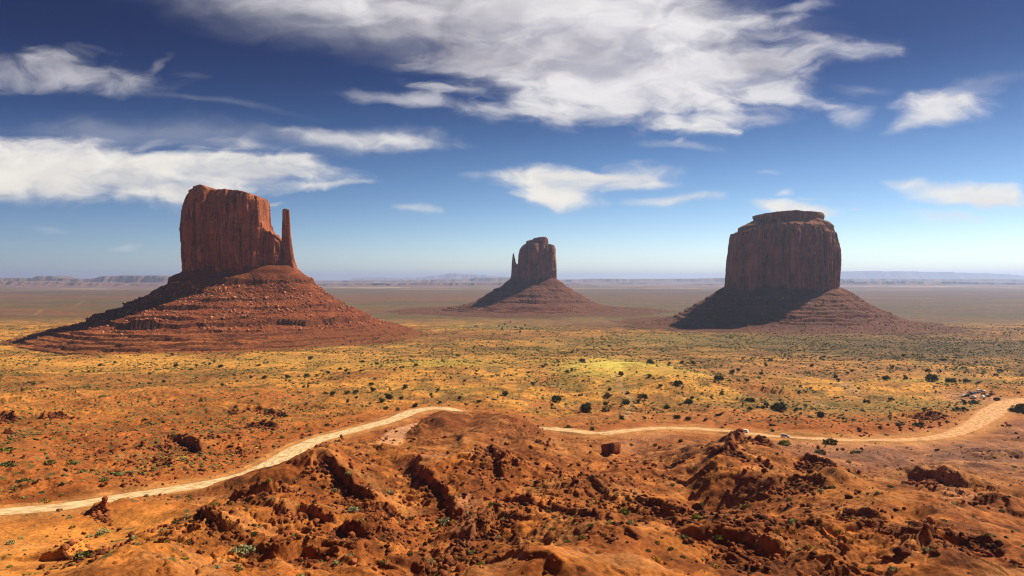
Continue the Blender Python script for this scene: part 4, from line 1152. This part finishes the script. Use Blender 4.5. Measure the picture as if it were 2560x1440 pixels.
def road_d(x, y):
    d, s = near_side(np.array([x]), np.array([y]))
    return float(d[0]), float(s[0])


def zloc(x, y, sink):
    return (x, y, float(height(np.array([x]), np.array([y]))[0]) - sink)


DARK_NOTE = {(1950, 1020): "largest juniper on the orange bank, broad dark crown right of the two moving cars", (2552, 1018): "big dark juniper at the right edge of the photo beside the wide road",
             (2330, 950): "wide dark juniper on the yellow patch behind the parked cars, leftmost of its row", (2377, 956): "round juniper in the middle of the row behind the parked cars",
             (1625, 916): "dark wide juniper directly right of the yellow-green mound", (1553, 950): "lone juniper standing at the front edge of the yellow-green mound", (1465, 1017): "largest dark juniper in the brushy dip behind the bare brown hill",
             (972, 990): "large bushy juniper in the clump just left of the road bend", (1012, 970): "large round juniper a little above the road bend", (2227, 1220): "lone green juniper standing among rocks below the right-hand road",
             (1695, 979): "round juniper on sand below the right end of the yellow-green mound", (776, 896): "dark juniper nearest the bench under the left butte", (1037, 1014): "juniper right at the outer side of the road bend"}
for (px, py, w) in JPX:
    x, y = at(px, py + w * 0.25)
    rd, rs = road_d(x, y)
    if rd < 9 and y < 900: continue
    wid = min(max(w * y / F * 1.0, 2.2), 12.0)
    k = rj.choice([0, 0, 1, 1, 2, 3, 4])
    if w / F * y > 8.5: k = 1
    sz = "small " if wid < 4.5 else ("large " if wid > 7.5 else "")
    lab = DARK_NOTE.get((px, py)) or f"{sz}{JUN[k][0]} dark green juniper {zone(px, py)}"
    hs_ = wid * rj.uniform(.8, 1.0)
    place_proto(JUN_PROTO[k], zloc(x, y, 0.1), (wid, wid, hs_), rj.uniform(0, 6.28), lab, "tree", None if (px, py) in DARK_NOTE else lab.replace("juniper", "junipers", 1))

# shrubs near the viewer, one by one
SHR = []
for k, (mt, nl, ls) in enumerate(((m_sage, 280, .10), (m_green, 280, .11), (m_straw, 220, .10), (m_olive, 280, .10))):
    rg = np.random.default_rng(400 + k)
    d_ = rg.normal(size=(nl, 3)); d_[:, 2] = np.abs(d_[:, 2]); d_ /= np.linalg.norm(d_, axis=1)[:, None]
    lob = 1 + 0.28 * noise3(d_[:, 0] * 2.5 + k, d_[:, 1] * 2.5, d_[:, 2] * 2.5, k)
    V, Fc = leaf_quads(d_ * (lob * rg.uniform(.55, 1.0, nl) ** .6)[:, None] * np.array([.5, .5, .42]), ls, rg)
    me = build("desert_shrub", V, Fc, mt, smooth=False)
    SHR.append([me, [], False])
SNAME = ["pale grey-green", "bright green", "straw-yellow", "dull olive"]


def zone_near(px, py):
    d, s = 0, 0
    if px < 260 and py > 1320: return "on the bright sand in the bottom left corner"
    if py < 1190 and px < 640: return "on the red slope left of the pale road"
    if py < 1300 and px < 560: return "beside the left stretch of pale road"
    if py > 1310 and px < 640: return "on the brown ridge near the bottom left corner"
    if px < 1000 and py > 1250: return "among the dark rock ledges below the road"
    if px < 1120: return "below the pointed dark ridge beside the road"
    if px < 1420 and py > 1180: return "on the orange rock shelf in the centre foreground"
    if px < 1420: return "on the bare brown hill beside the road"
    if px < 1900 and py > 1180: return "on the bouldery slope at the bottom right of centre"
    if px < 2000: return "near the cone-shaped red hill below the road"
    if py < 1150: return "beside the right-hand stretch of road"
    return "on the rust-brown slopes in the lower right"


rs_ = random.Random(21)
SPX = [(610, 1380, 40, 0), (210, 1385, 34, 3), (590, 1262, 28, 3), (1112, 1290, 26, 0), (885, 1298, 24, 0), (1215, 1395, 26, 0), (1055, 1425, 26, 0), (875, 1385, 22, 0), (1525, 1382, 22, 1), (2090, 1418, 40, 1), (1740, 1333, 20, 1),
       (1945, 1398, 18, 2), (1455, 1400, 16, 3), (735, 1345, 20, 1), (258, 1317, 26, 0), (1560, 1348, 20, 1), (2035, 1320, 18, 3), (1985, 1380, 16, 2), (1640, 1425, 24, 2), (1230, 1300, 14, 1), (750, 1430, 22, 0), (870, 1245, 14, 0), (20, 1172, 26, 3),
       (58, 1197, 24, 3), (125, 1163, 22, 3), (180, 1160, 16, 3), (205, 1172, 14, 3), (15, 1122, 26, 1), (2075, 1105, 26, 3), (1960, 1105, 22, 1), (2050, 1130, 20, 3), (2140, 1124, 18, 3), (155, 1257, 14, 3), (262, 1226, 18, 3)]
while len(SPX) < 290:
    px = rs_.uniform(0, 2560); py = 1090 + 350 * rs_.random() ** 0.8
    SPX.append((px, py, rs_.uniform(6, 13) * (0.65 + (py - 1090) / 420), rs_.choice([0, 0, 1, 2, 3, 3])))
SPECIAL = {(610, 1380): "large grey-green shrub by dark rocks on the brown ridge, bottom left", (2090, 1418): "biggest bright green shrub at the bottom edge in the lower right", (1112, 1290): "pale round shrub at the foot of the dark central ledge",
           (590, 1262): "dark shrubby tangle on the ridge just below the pale road", (210, 1385): "olive shrub beside a dark outcrop at the edge of the bright sand"}
for (px, py, w, k) in SPX:
    x, y = at(px, py + w * .2)
    rd, rs = road_d(x, y)
    if rd < 8.5: continue
    wid = 1.3 * w * y / F
    lab = SPECIAL.get((px, py)) or f"{'large ' if wid > 2.2 else ('small ' if wid < 1.2 else '')}{SNAME[k]} shrub {zone_near(px, py)}"
    o = place_proto(SHR[k], zloc(x, y, 0.05), (wid, wid, wid * rs_.uniform(.8, 1.1)), rs_.uniform(0, 6.28), lab, "shrub", None if (px, py) in SPECIAL else lab.replace(" shrub", " shrubs", 1))

# the countless low brush of the plain, one mass
rg = np.random.default_rng(77)


def tuft_shape(seed):
    V, Fc = rock_mesh(1, seed, 0.2)
    V = V[:, :3] * np.array([.5, .5, .45]) * (1 + 0.35 * np.random.default_rng(seed).normal(size=(len(V), 1)))
    V[:, 2] = np.maximum(V[:, 2] + .18, -.1)
    return V, Fc


def scatter(n, d0, d1, power=1.0):
    D = np.exp(rg.uniform(math.log(d0), math.log(d1), n)) if power is None else (d0 ** power + rg.random(n) * (d1 ** power - d0 ** power)) ** (1 / power)
    u = rg.uniform(-.83, .83, n)
    return u * D, D


X_, Y_ = scatter(150000, 130, 1600, 1.15)
a_ = soil(X_, Y_)
dr_, sr_ = near_side(X_, Y_)
cl_ = 0.6 * fbm2(X_ / 22, Y_ / 22, 3, 88) + 0.7 * fbm2(X_ / 120, Y_ / 70, 3, 89)
prob = np.where(sr_ > 0, 0.03 + 0.22 * sstep(cl_, 0.1, 0.6), 0.05 + 1.25 * a_[:, 3]) * (0.25 + 1.3 * sstep(cl_, -0.2, 0.55))
keep = (rg.random(len(X_)) < prob) & (dr_ > 8)
X_, Y_ = X_[keep], Y_[keep]; sr_ = sr_[keep]
Z_ = height(X_, Y_)
sz = np.where(sr_ > 0, rg.uniform(.35, .9, len(X_)), np.clip(rg.lognormal(0.2, 0.42, len(X_)), .5, 3.4) * (0.8 + 0.35 * sstep(Y_, 400, 900)))
S_ = sz[:, None] * np.stack([rg.uniform(.8, 1.4, len(X_)), rg.uniform(.8, 1.4, len(X_)), rg.uniform(.6, .95, len(X_))], 1)
for gx_, gy_, gz_ in SKIRT:
    m_ = (gz_ < 42) & (gz_ > 0) & (gy_ < gy_.mean() + 60) & (rg.random(gx_.shape) < 0.075 * sstep(-gz_, -42, -8)) & (fbm2(gx_ / 40, gy_ / 40, 3, 93) > -0.25)
    X_ = np.concatenate([X_, gx_[m_]]); Y_ = np.concatenate([Y_, gy_[m_]]); Z_ = np.concatenate([Z_, gz_[m_]])
    sz = np.concatenate([sz, np.clip(rg.lognormal(0.45, 0.4, m_.sum()), .7, 4.0)])
S_ = sz[:, None] * np.stack([rg.uniform(.8, 1.4, len(X_)), rg.uniform(.8, 1.4, len(X_)), rg.uniform(.6, .95, len(X_))], 1)
V, Fc = merge([tuft_shape(600 + i) for i in range(6)], np.stack([X_, Y_, Z_], 1), S_, rg.random(len(X_)) * 6.28, rg.integers(0, 6, len(X_)))
tag(build("brush", V, Fc, m_brush, smooth=False), "low olive-brown scrub dotted over the desert plain and slopes", "scrub", kind='stuff')

X_, Y_ = scatter(60000, 330, 1400, 1.15)
dr_, sr_ = near_side(X_, Y_)
cl_ = fbm2(X_ / 60, Y_ / 40, 3, 98)
a_ = soil(X_, Y_)
keep = (rg.random(len(X_)) < 0.5 * sstep(cl_, -0.15, 0.5) * sstep(a_[:, 0], 0.27, 0.37)) & (dr_ > 9) & (sr_ < 0) & (a_[:, 3] > 0.08)
X_, Y_ = X_[keep], Y_[keep]
sz = rg.uniform(.7, 1.7, len(X_))
S_ = sz[:, None] * np.stack([rg.uniform(.8, 1.5, len(X_)), rg.uniform(.8, 1.5, len(X_)), rg.uniform(.35, .6, len(X_))], 1)
V, Fc = merge([tuft_shape(620 + i) for i in range(4)], np.stack([X_, Y_, height(X_, Y_)], 1), S_, rg.random(len(X_)) * 6.28, rg.integers(0, 4, len(X_)))
tag(build("dry_grass", V, Fc, m_straw, smooth=False), "straw-coloured dry grass tufts over the golden plain", "grass", kind='stuff')

# ------------------------------------------------------------------ boulders and stones
m_boulder = rock_material("boulder_rock", (0.23, 0.062, 0.019), (0.13, 0.034, 0.012), (0.33, 0.105, 0.036))
m_rubble = rock_material("rubble_rock", (0.22, 0.060, 0.018), (0.11, 0.030, 0.011), (0.33, 0.105, 0.038), island=True)
BOUL = []
for k in range(8):
    V, Fc = rock_mesh(3, 700 + k, 0.45 if k < 4 else 0.9)
    BOUL.append([build("boulder", V, Fc, m_boulder, smooth=k < 4), [], False])
bm = bmesh.new()
bmesh.ops.create_cube(bm, size=1.7)
bmesh.ops.bevel(bm, geom=bm.edges[:], offset=0.14, segments=2, affect='EDGES')
bmesh.ops.triangulate(bm, faces=bm.faces[:])
bmesh.ops.subdivide_edges(bm, edges=bm.edges[:], cuts=3, use_grid_fill=True)
V = np.array([v.co[:] for v in bm.verts]); Fc = np.array([[v.index for v in f.verts] for f in bm.faces if len(f.verts) == 3]); bm.free()
V *= (1 + 0.10 * fbm3(V[:, 0] * 1.4, V[:, 1] * 1.4, V[:, 2] * 1.4, 4, 9))[:, None]
V[:, 0] += 0.22 * V[:, 2]; V[:, 2] *= 0.72; V[:, :2] *= (1 + 0.12 * V[:, 2:3])
BOUL.append([build("boulder", V, Fc, m_boulder, smooth=False), [], False])
rb = random.Random(31)
BPX = [(1527, 1122, 42, 8, "big angular block alone on the pale ground beside the road"), (1830, 1190, 30, 5, "dark upright block at the mouth of the gully below the cone-shaped hill"),
       (1122, 1362, 30, 0, "largest rounded boulder at the top of the bottom-centre heap"), (1112, 1405, 26, 1, "upright rounded boulder on the left of the bottom-centre heap"), (1150, 1395, 32, 2, "broad rounded boulder in the middle of the bottom-centre heap"),
       (1128, 1424, 24, 3, "lowest round boulder of the bottom-centre heap"), (1160, 1372, 22, 0, "boulder behind the broad one in the bottom-centre heap"), (1015, 1415, 26, 1, "rounded boulder left of the bottom-centre heap"), (985, 1432, 30, 2, "dark boulder cut by the bottom edge, left of centre"),
       (1165, 1290, 34, 1, "rust-red boulder group leader on the central rock shelf"), (1170, 1322, 20, 3, "boulder just below the central rock shelf"), (1020, 1288, 16, 0, "round boulder at the foot of the central ledge, left side"), (773, 1327, 12, 3, "small orange round stone in the shade of a ledge"),
       (1745, 1305, 32, 4, "wide flat-topped boulder on the smooth mound, right of centre"), (1772, 1287, 15, 0, "small round boulder just above the wide flat-topped one"), (1738, 1353, 18, 5, "square boulder below the wide flat-topped one"), (1717, 1367, 24, 4, "low broad boulder left of the square one, bottom right"),
       (1748, 1370, 13, 1, "small upright boulder beside the low broad one, bottom right"), (1810, 1330, 18, 5, "dark angular boulder right of the smooth mound's edge"), (1876, 1375, 30, 6, "pair-like split boulder near the bottom, right of centre"), (2010, 1425, 40, 4, "large rounded outcrop boulder at the bottom edge, right of centre"),
       (1940, 1425, 34, 7, "angular dark boulder at the bottom edge, left of the large outcrop boulder"), (20, 1085, 26, 7, "dark block below the outcrop at the left edge"), (115, 1095, 14, 5, "pale stone on the slope near the left edge"), (2255, 1420, 40, 6, "tilted dark slab near the bottom right corner")]
CLUST = [(1140, 1385, 45, 30, 16, "in the heap of boulders at the bottom centre"), (1190, 1300, 50, 30, 20, "on the central rock shelf"), (1050, 1305, 40, 28, 18, "at the foot of the dark central ledge"), (1390, 1225, 60, 35, 24, "on the brown slope right of the central shelf"),
         (1530, 1290, 60, 35, 18, "on the slope between the central shelf and the smooth mound"), (1770, 1340, 60, 30, 22, "around the smooth mound at right of centre"), (1900, 1390, 70, 30, 22, "along the bottom edge at right of centre"), (820, 1175, 22, 16, 12, "on the small rocky knoll beside the road"),
         (870, 1265, 45, 18, 16, "along the dark ledges below the road"), (900, 1350, 60, 25, 14, "among the lower dark ledges at left of centre"), (1240, 1205, 35, 20, 14, "on the dark rock pile of the central shelf"), (1570, 1190, 60, 30, 12, "on the slope below the big angular block"),
         (440, 1140, 50, 20, 18, "in the hollow left of the road"), (250, 1125, 45, 18, 14, "on the rubbly slope at the left"), (350, 1190, 40, 14, 10, "beside the left road, above the bank"), (600, 1125, 35, 20, 12, "in the rubble beside the road bend at left"), (2120, 1345, 90, 40, 16, "on the rust-brown slopes in the lower right"),
         (190, 1380, 30, 22, 8, "in the dark outcrop by the bright sand"), (1900, 1240, 50, 20, 10, "in the gully right of centre"), (2300, 1060, 25, 12, 8, "in the outcrop above the right-hand road")]
rocks = [(a, b, w, k, l, None) for a, b, w, k, l in BPX]
for (cx, cy, sx, sy, n, zl) in CLUST:
    for _ in range(n):
        px, py = rb.gauss(cx, sx), rb.gauss(cy, sy)
        if not (1000 < py < 1440): continue
        k = rb.randrange(8)
        w = rb.uniform(6, 16) * (0.6 + 0.4 * rb.random()) * (0.55 + (py - 1000) / 560)
        lab = f"{'rounded' if k < 4 else 'angular'} rust-red boulder {zl}"
        rocks.append((px, py, w, k, lab, lab.replace("boulder", "boulders", 1)))
for (px, py, w, k, lab, grp) in rocks:
    x, y = at(px, py)
    rd, rs = road_d(x, y)
    r_ = 0.5 * w * y / F
    if rd < 8.5 + r_: continue
    o = place_proto(BOUL[k], zloc(x, y, -0.35 * r_), (r_, r_, r_ * rb.uniform(.85, 1.1)), rb.uniform(0, 6.28), lab, "boulder", grp)
    o.rotation_euler = (rb.uniform(-.3, .3), rb.uniform(-.3, .3), rb.uniform(0, 6.28))

# loose stones: below every ledge and over the rocky ground
PX, PY = [], []
for P, h, L in _SG:
    if P[:, 1].mean() > 480: continue
    n = int(90 + 60 * h) if h > 2.2 else 40
    i = rg.integers(0, len(P) - 1, n); t = rg.random(n)
    bx = P[i] * (1 - t[:, None]) + P[i + 1] * t[:, None]
    tn = P[i + 1] - P[i]; tn /= np.linalg.norm(tn, axis=1)[:, None]
    off = np.abs(rg.normal(0, 6, n)) - 1.0
    PX.append(bx[:, 0] + tn[:, 1] * off); PY.append(bx[:, 1] - tn[:, 0] * off)
for (cx, cy, sx, sy, n, zl) in CLUST:
    c_ = np.array([at(rb.gauss(cx, sx * 1.3), min(1470, max(1010, rb.gauss(cy, sy * 1.3)))) for _ in range(n * 20)])
    PX.append(c_[:, 0]); PY.append(c_[:, 1])
X_, Y_ = scatter(16000, 125, 440, 1.2)
k_ = fbm2(X_ / 22, Y_ / 22, 4, 123) + 0.15 * rg.normal(size=len(X_)) + 0.9 * sstep(fbm2(X_ / 46, Y_ / 46, 3, 83), -0.12, 0.28) > 1.0
PX.append(X_[k_]); PY.append(Y_[k_])
X_ = np.concatenate(PX); Y_ = np.concatenate(PY)
dr_, sr_ = near_side(X_, Y_)
k_ = dr_ > 8
X_, Y_ = X_[k_], Y_[k_]
sz = 0.14 * (8.0 ** (rg.random(len(X_)) ** 2.2)) * (0.8 + Y_ / 500)
S_ = sz[:, None] * rg.uniform(.7, 1.25, (len(X_), 3))
V, Fc = merge(LOWROCK, np.stack([X_, Y_, height(X_, Y_) + 0.2 * sz], 1), S_, rg.random(len(X_)) * 6.28, rg.integers(0, 6, len(X_)))
tag(build("rubble", V, Fc, m_rubble, smooth=False), "loose red stones strewn below the ledges and over the bare slopes", "rubble", kind='stuff')


# ------------------------------------------------------------------ vehicles
def paint(name, c, rough=0.35):
    m, N, B = material(name)
    pos = N.n('ShaderNodeNewGeometry').outputs['Position']
    d = N.smooth(N.noise(pos, 1.2, 4.0, 0.6), 0.45, 0.8)
    link(N, N.mix(N.math('MULTIPLY', d, 0.25), c, (0.45, 0.24, 0.12)), B.inputs['Base Color'])
    B.inputs['Roughness'].default_value = rough
    B.inputs['Specular IOR Level'].default_value = 0.5
    return m


m_glass = paint("car_glass", (0.012, 0.014, 0.018), 0.12)
m_tyre = paint("tyre_rubber", (0.02, 0.02, 0.02), 0.9)
m_rim = paint("wheel_metal", (0.45, 0.45, 0.46), 0.3)
m_lamp = paint("lamp_lens", (0.75, 0.75, 0.72), 0.2)
m_red = paint("tail_lens", (0.35, 0.02, 0.015), 0.3)
PAINT = {'white': paint("white_paint", (0.80, 0.80, 0.79)), 'silver': paint("silver_paint", (0.50, 0.50, 0.52)), 'blue': paint("blue_paint", (0.03, 0.05, 0.20)), 'maroon': paint("maroon_paint", (0.16, 0.02, 0.025)), 'grey': paint("grey_paint", (0.16, 0.16, 0.18)), 'red': paint("red_paint", (0.32, 0.03, 0.02))}
SHAPE = {  # side outline (x forward, z), cabin glass line: lower list then roof
    'suv': (4.7, 1.9, [(-2.35, .45), (-2.33, 1.05), (-2.2, 1.12), (-2.0, 1.72), (-1.7, 1.80), (.55, 1.80), (1.15, 1.15), (2.15, 1.02), (2.35, .85), (2.35, .45)], [(-2.05, 1.18), (-1.86, 1.66), (.48, 1.68), (.98, 1.18)]),
    'sedan': (4.6, 1.8, [(-2.3, .40), (-2.3, .95), (-1.6, 1.02), (-1.05, 1.42), (.35, 1.45), (1.1, .98), (2.1, .88), (2.3, .70), (2.3, .40)], [(-1.45, 1.02), (-1.0, 1.35), (.32, 1.38), (.92, 1.0)]),
    'van': (5.2, 2.0, [(-2.6, .42), (-2.6, 1.2), (-2.5, 2.0), (-2.3, 2.1), (1.2, 2.1), (1.95, 1.3), (2.5, 1.1), (2.6, .9), (2.6, .42)], [(-2.35, 1.25), (-2.3, 1.88), (1.12, 1.9), (1.68, 1.28)]),
    'pickup': (5.4, 1.9, [(-2.7, .5), (-2.7, 1.15), (-.75, 1.15), (-.65, 1.75), (.55, 1.80), (1.15, 1.18), (2.5, 1.08), (2.7, .9), (2.7, .5)], [(-.55, 1.2), (-.5, 1.66), (.48, 1.68), (.98, 1.2)]),
}


def slab(outline, w, taper=0.86, zt=None):
    """outline in x,z pulled across the width; the upper part leans in"""
    zs = [z for x, z in outline]; zm = zt or (min(zs) + 0.45 * (max(zs) - min(zs)))
    V = []
    for s in (-1, 1):
        for x, z in outline:
            k = 1 - (1 - taper) * max(0, (z - zm) / (max(zs) - zm + 1e-6))
            V.append((x, s * w / 2 * k, z))
    return V


def vehicle(kind, colour, loc, heading, label, name, group=None, pitch=0):
    L, w, out, gl = SHAPE[kind]
    root = empty(name, loc)
    root.rotation_euler = (0, pitch, heading)
    tag(root, label, {'suv': 'car', 'sedan': 'car', 'van': 'van', 'pickup': 'pickup truck'}[kind], group)
    bm = bmesh.new()
    V = [bm.verts.new(v) for v in slab(out, w)]
    n = len(out)
    bm.faces.new(V[:n]); bm.faces.new(V[n:][::-1])
    for i in range(n):
        j = (i + 1) % n
        bm.faces.new((V[i], V[i + n], V[j + n], V[j]))
    bmesh.ops.recalc_face_normals(bm, faces=bm.faces)
    bmesh.ops.bevel(bm, geom=bm.edges[:], offset=0.05, segments=2, affect='EDGES')
    me = bpy.data.meshes.new("body"); bm.to_mesh(me); bm.free()
    me.materials.append(PAINT[colour])
    b = bpy.data.objects.new("body", me); COL.objects.link(b); b.parent = root
    # side glass, standing 1 cm proud of the leaning cabin wall
    zs = [z for x, z in out]; zm = min(zs) + 0.45 * (max(zs) - min(zs)); zx = max(zs)
    hw = lambda z: w / 2 * (1 - 0.14 * max(0, (z - zm) / (zx - zm)))
    for s in (-1, 1):
        v = [(x, s * (hw(z) + 0.012), z) for x, z in gl] + [(x, s * (hw(z) - 0.03), z) for x, z in gl]
        f = [(0, 1, 2, 3), (7, 6, 5, 4)] + [(i, (i + 1) % 4, (i + 1) % 4 + 4, i + 4) for i in range(4)]
        build("side_window", v, f, m_glass, root, smooth=False)
    # front glass on the slope between roof and bonnet
    i = max(range(n), key=lambda k: (out[k][1], out[k][0]))
    (xa, za), (xb, zb_) = out[i], out[(i + 1) % n]
    a = np.array([xa, za]) * .88 + np.array([xb, zb_]) * .12; c = np.array([xa, za]) * .12 + np.array([xb, zb_]) * .88
    nn = np.array([za - zb_, xb - xa]); nn /= np.linalg.norm(nn)
    v = []
    for q in (0.015, -0.03):
        for pnt, s in ((a, -1), (a, 1), (c, 1), (c, -1)):
            pp = pnt + nn * q
            v.append((pp[0], s * (hw(pnt[1]) - .08), pp[1]))
    build("windscreen", v, [(0, 1, 2, 3), (7, 6, 5, 4), (0, 4, 5, 1), (1, 5, 6, 2), (2, 6, 7, 3), (3, 7, 4, 0)], m_glass, root, smooth=False)
    rw = 0.37 if kind != 'sedan' else 0.32
    an = np.linspace(0, 2 * np.pi, 20, endpoint=False)
    for sx in (-1, 1):
        for s in (-1, 1):
            cx_, cy_ = sx * L * .30, s * (w / 2 - .10)
            prof = [(0, -.12), (rw * .9, -.12), (rw, -.08), (rw, .08), (rw * .9, .12), (rw * .62, .12), (0, .10)]
            vv = np.array([[cx_ + r * math.cos(t), cy_ + s * o_, rw + r * math.sin(t)] for r, o_ in prof for t in an])
            wh = build("wheel", vv, grid_faces(len(prof), 20, True), m_tyre, root)
            prof = [(0, .115), (rw * .55, .125), (rw * .6, .135), (rw * .3, .13), (0.0, .14)]
            vv = np.array([[cx_ + r * math.cos(t), cy_ + s * o_, rw + r * math.sin(t)] for r, o_ in prof for t in an])
            build("rim", vv, grid_faces(len(prof), 20, True), m_rim, wh)
    for s in (-1, 1):
        for nm2, xx, zz, mt in (("headlight", L / 2 - .03, .78, m_lamp), ("taillight", -L / 2 + .03, .88, m_red)):
            v = [(xx + dx_ * .06, s * (w / 2 - .28) + dy_ * .16, zz + dz_ * .07) for dx_ in (-1, 1) for dy_ in (-1, 1) for dz_ in (-1, 1)]
            build(nm2, v, [(0, 1, 3, 2), (4, 6, 7, 5), (0, 4, 5, 1), (2, 3, 7, 6), (0, 2, 6, 4), (1, 5, 7, 3)], mt, root, smooth=False)
    return root


def road_at(px):
    k = int(np.argmin(np.abs(ROAD[:, 0] / ROAD[:, 1] * F + 1280 - px)))
    k = min(max(k, 1), len(ROAD) - 2)
    t = ROAD[k + 1] - ROAD[k - 1]
    return ROAD[k], math.atan2(t[1], t[0])


p1, h1 = road_at(1863)
vehicle('suv', 'white', zloc(p1[0], p1[1] + 1.6, -0.16), h1 + math.pi, "white four-wheel-drive car driving left along the dirt road", "car")
p2, h2 = road_at(1962)
vehicle('suv', 'silver', zloc(p2[0], p2[1] - 1.8, -0.16), h2, "silver car with a pale bonnet driving right along the dirt road", "car")
GRP = "vehicles parked on the sandy pad by the road"
for kind, c_, px, py, hd, lab in (
        ('sedan', 'white', 2411, 992, 0.3, "white saloon car parked at the left end of the parked row"), ('pickup', 'maroon', 2424, 990, 0.55, "maroon pickup truck parked right beside the white saloon car"),
        ('van', 'blue', 2432, 990.5, 0.6, "dark blue van in the middle of the parked row"), ('sedan', 'white', 2434, 996, 1.9, "small white car parked in front of the dark blue van"),
        ('suv', 'blue', 2441, 987, 0.5, "blue four-wheel-drive car parked behind the dark blue van"), ('van', 'white', 2448, 984.5, 0.4, "white van parked at the back of the parked row"),
        ('suv', 'white', 2459, 985, 1.7, "white four-wheel-drive car at the right end of the parked row"), ('sedan', 'white', 2457, 996, 1.5, "white car parked alone nearer the road"),
        ('suv', 'grey', 2468, 994.5, 0.2, "dark grey car parked right of the lone white car"), ('suv', 'red', 2480, 987, 1.6, "dark red car parked farthest right, away from the row")):
    x, y = at(px, py)
    vehicle(kind, c_, zloc(x, y, 0.0), hd, lab, 'parked_car' if kind in ('suv', 'sedan') else ('parked_van' if kind == 'van' else 'pickup_truck'), GRP)

# ------------------------------------------------------------------ the air
m_air = bpy.data.materials.new("air")
m_air.use_nodes = True
A = NT(m_air.node_tree)
ao = A.n('ShaderNodeOutputMaterial')
pv = A.n('ShaderNodeVolumePrincipled', {'Color': (0.48, 0.62, 1.0, 1.0), 'Density': 4.7e-5, 'Anisotropy': 0.35})
link(A, pv.outputs[0], ao.inputs['Volume'])
hx, y0, y1, z0, z1 = 76000.0, -150.0, 66000.0, -60.0, 520.0
v = [(sx, sy, sz_) for sx in (-hx, hx) for sy in (y0, y1) for sz_ in (z0, z1)]
tag(build("haze", v, [(0, 1, 3, 2), (4, 6, 7, 5), (0, 4, 5, 1), (2, 3, 7, 6), (0, 2, 6, 4), (1, 5, 7, 3)], m_air, smooth=False), kind='stuff')
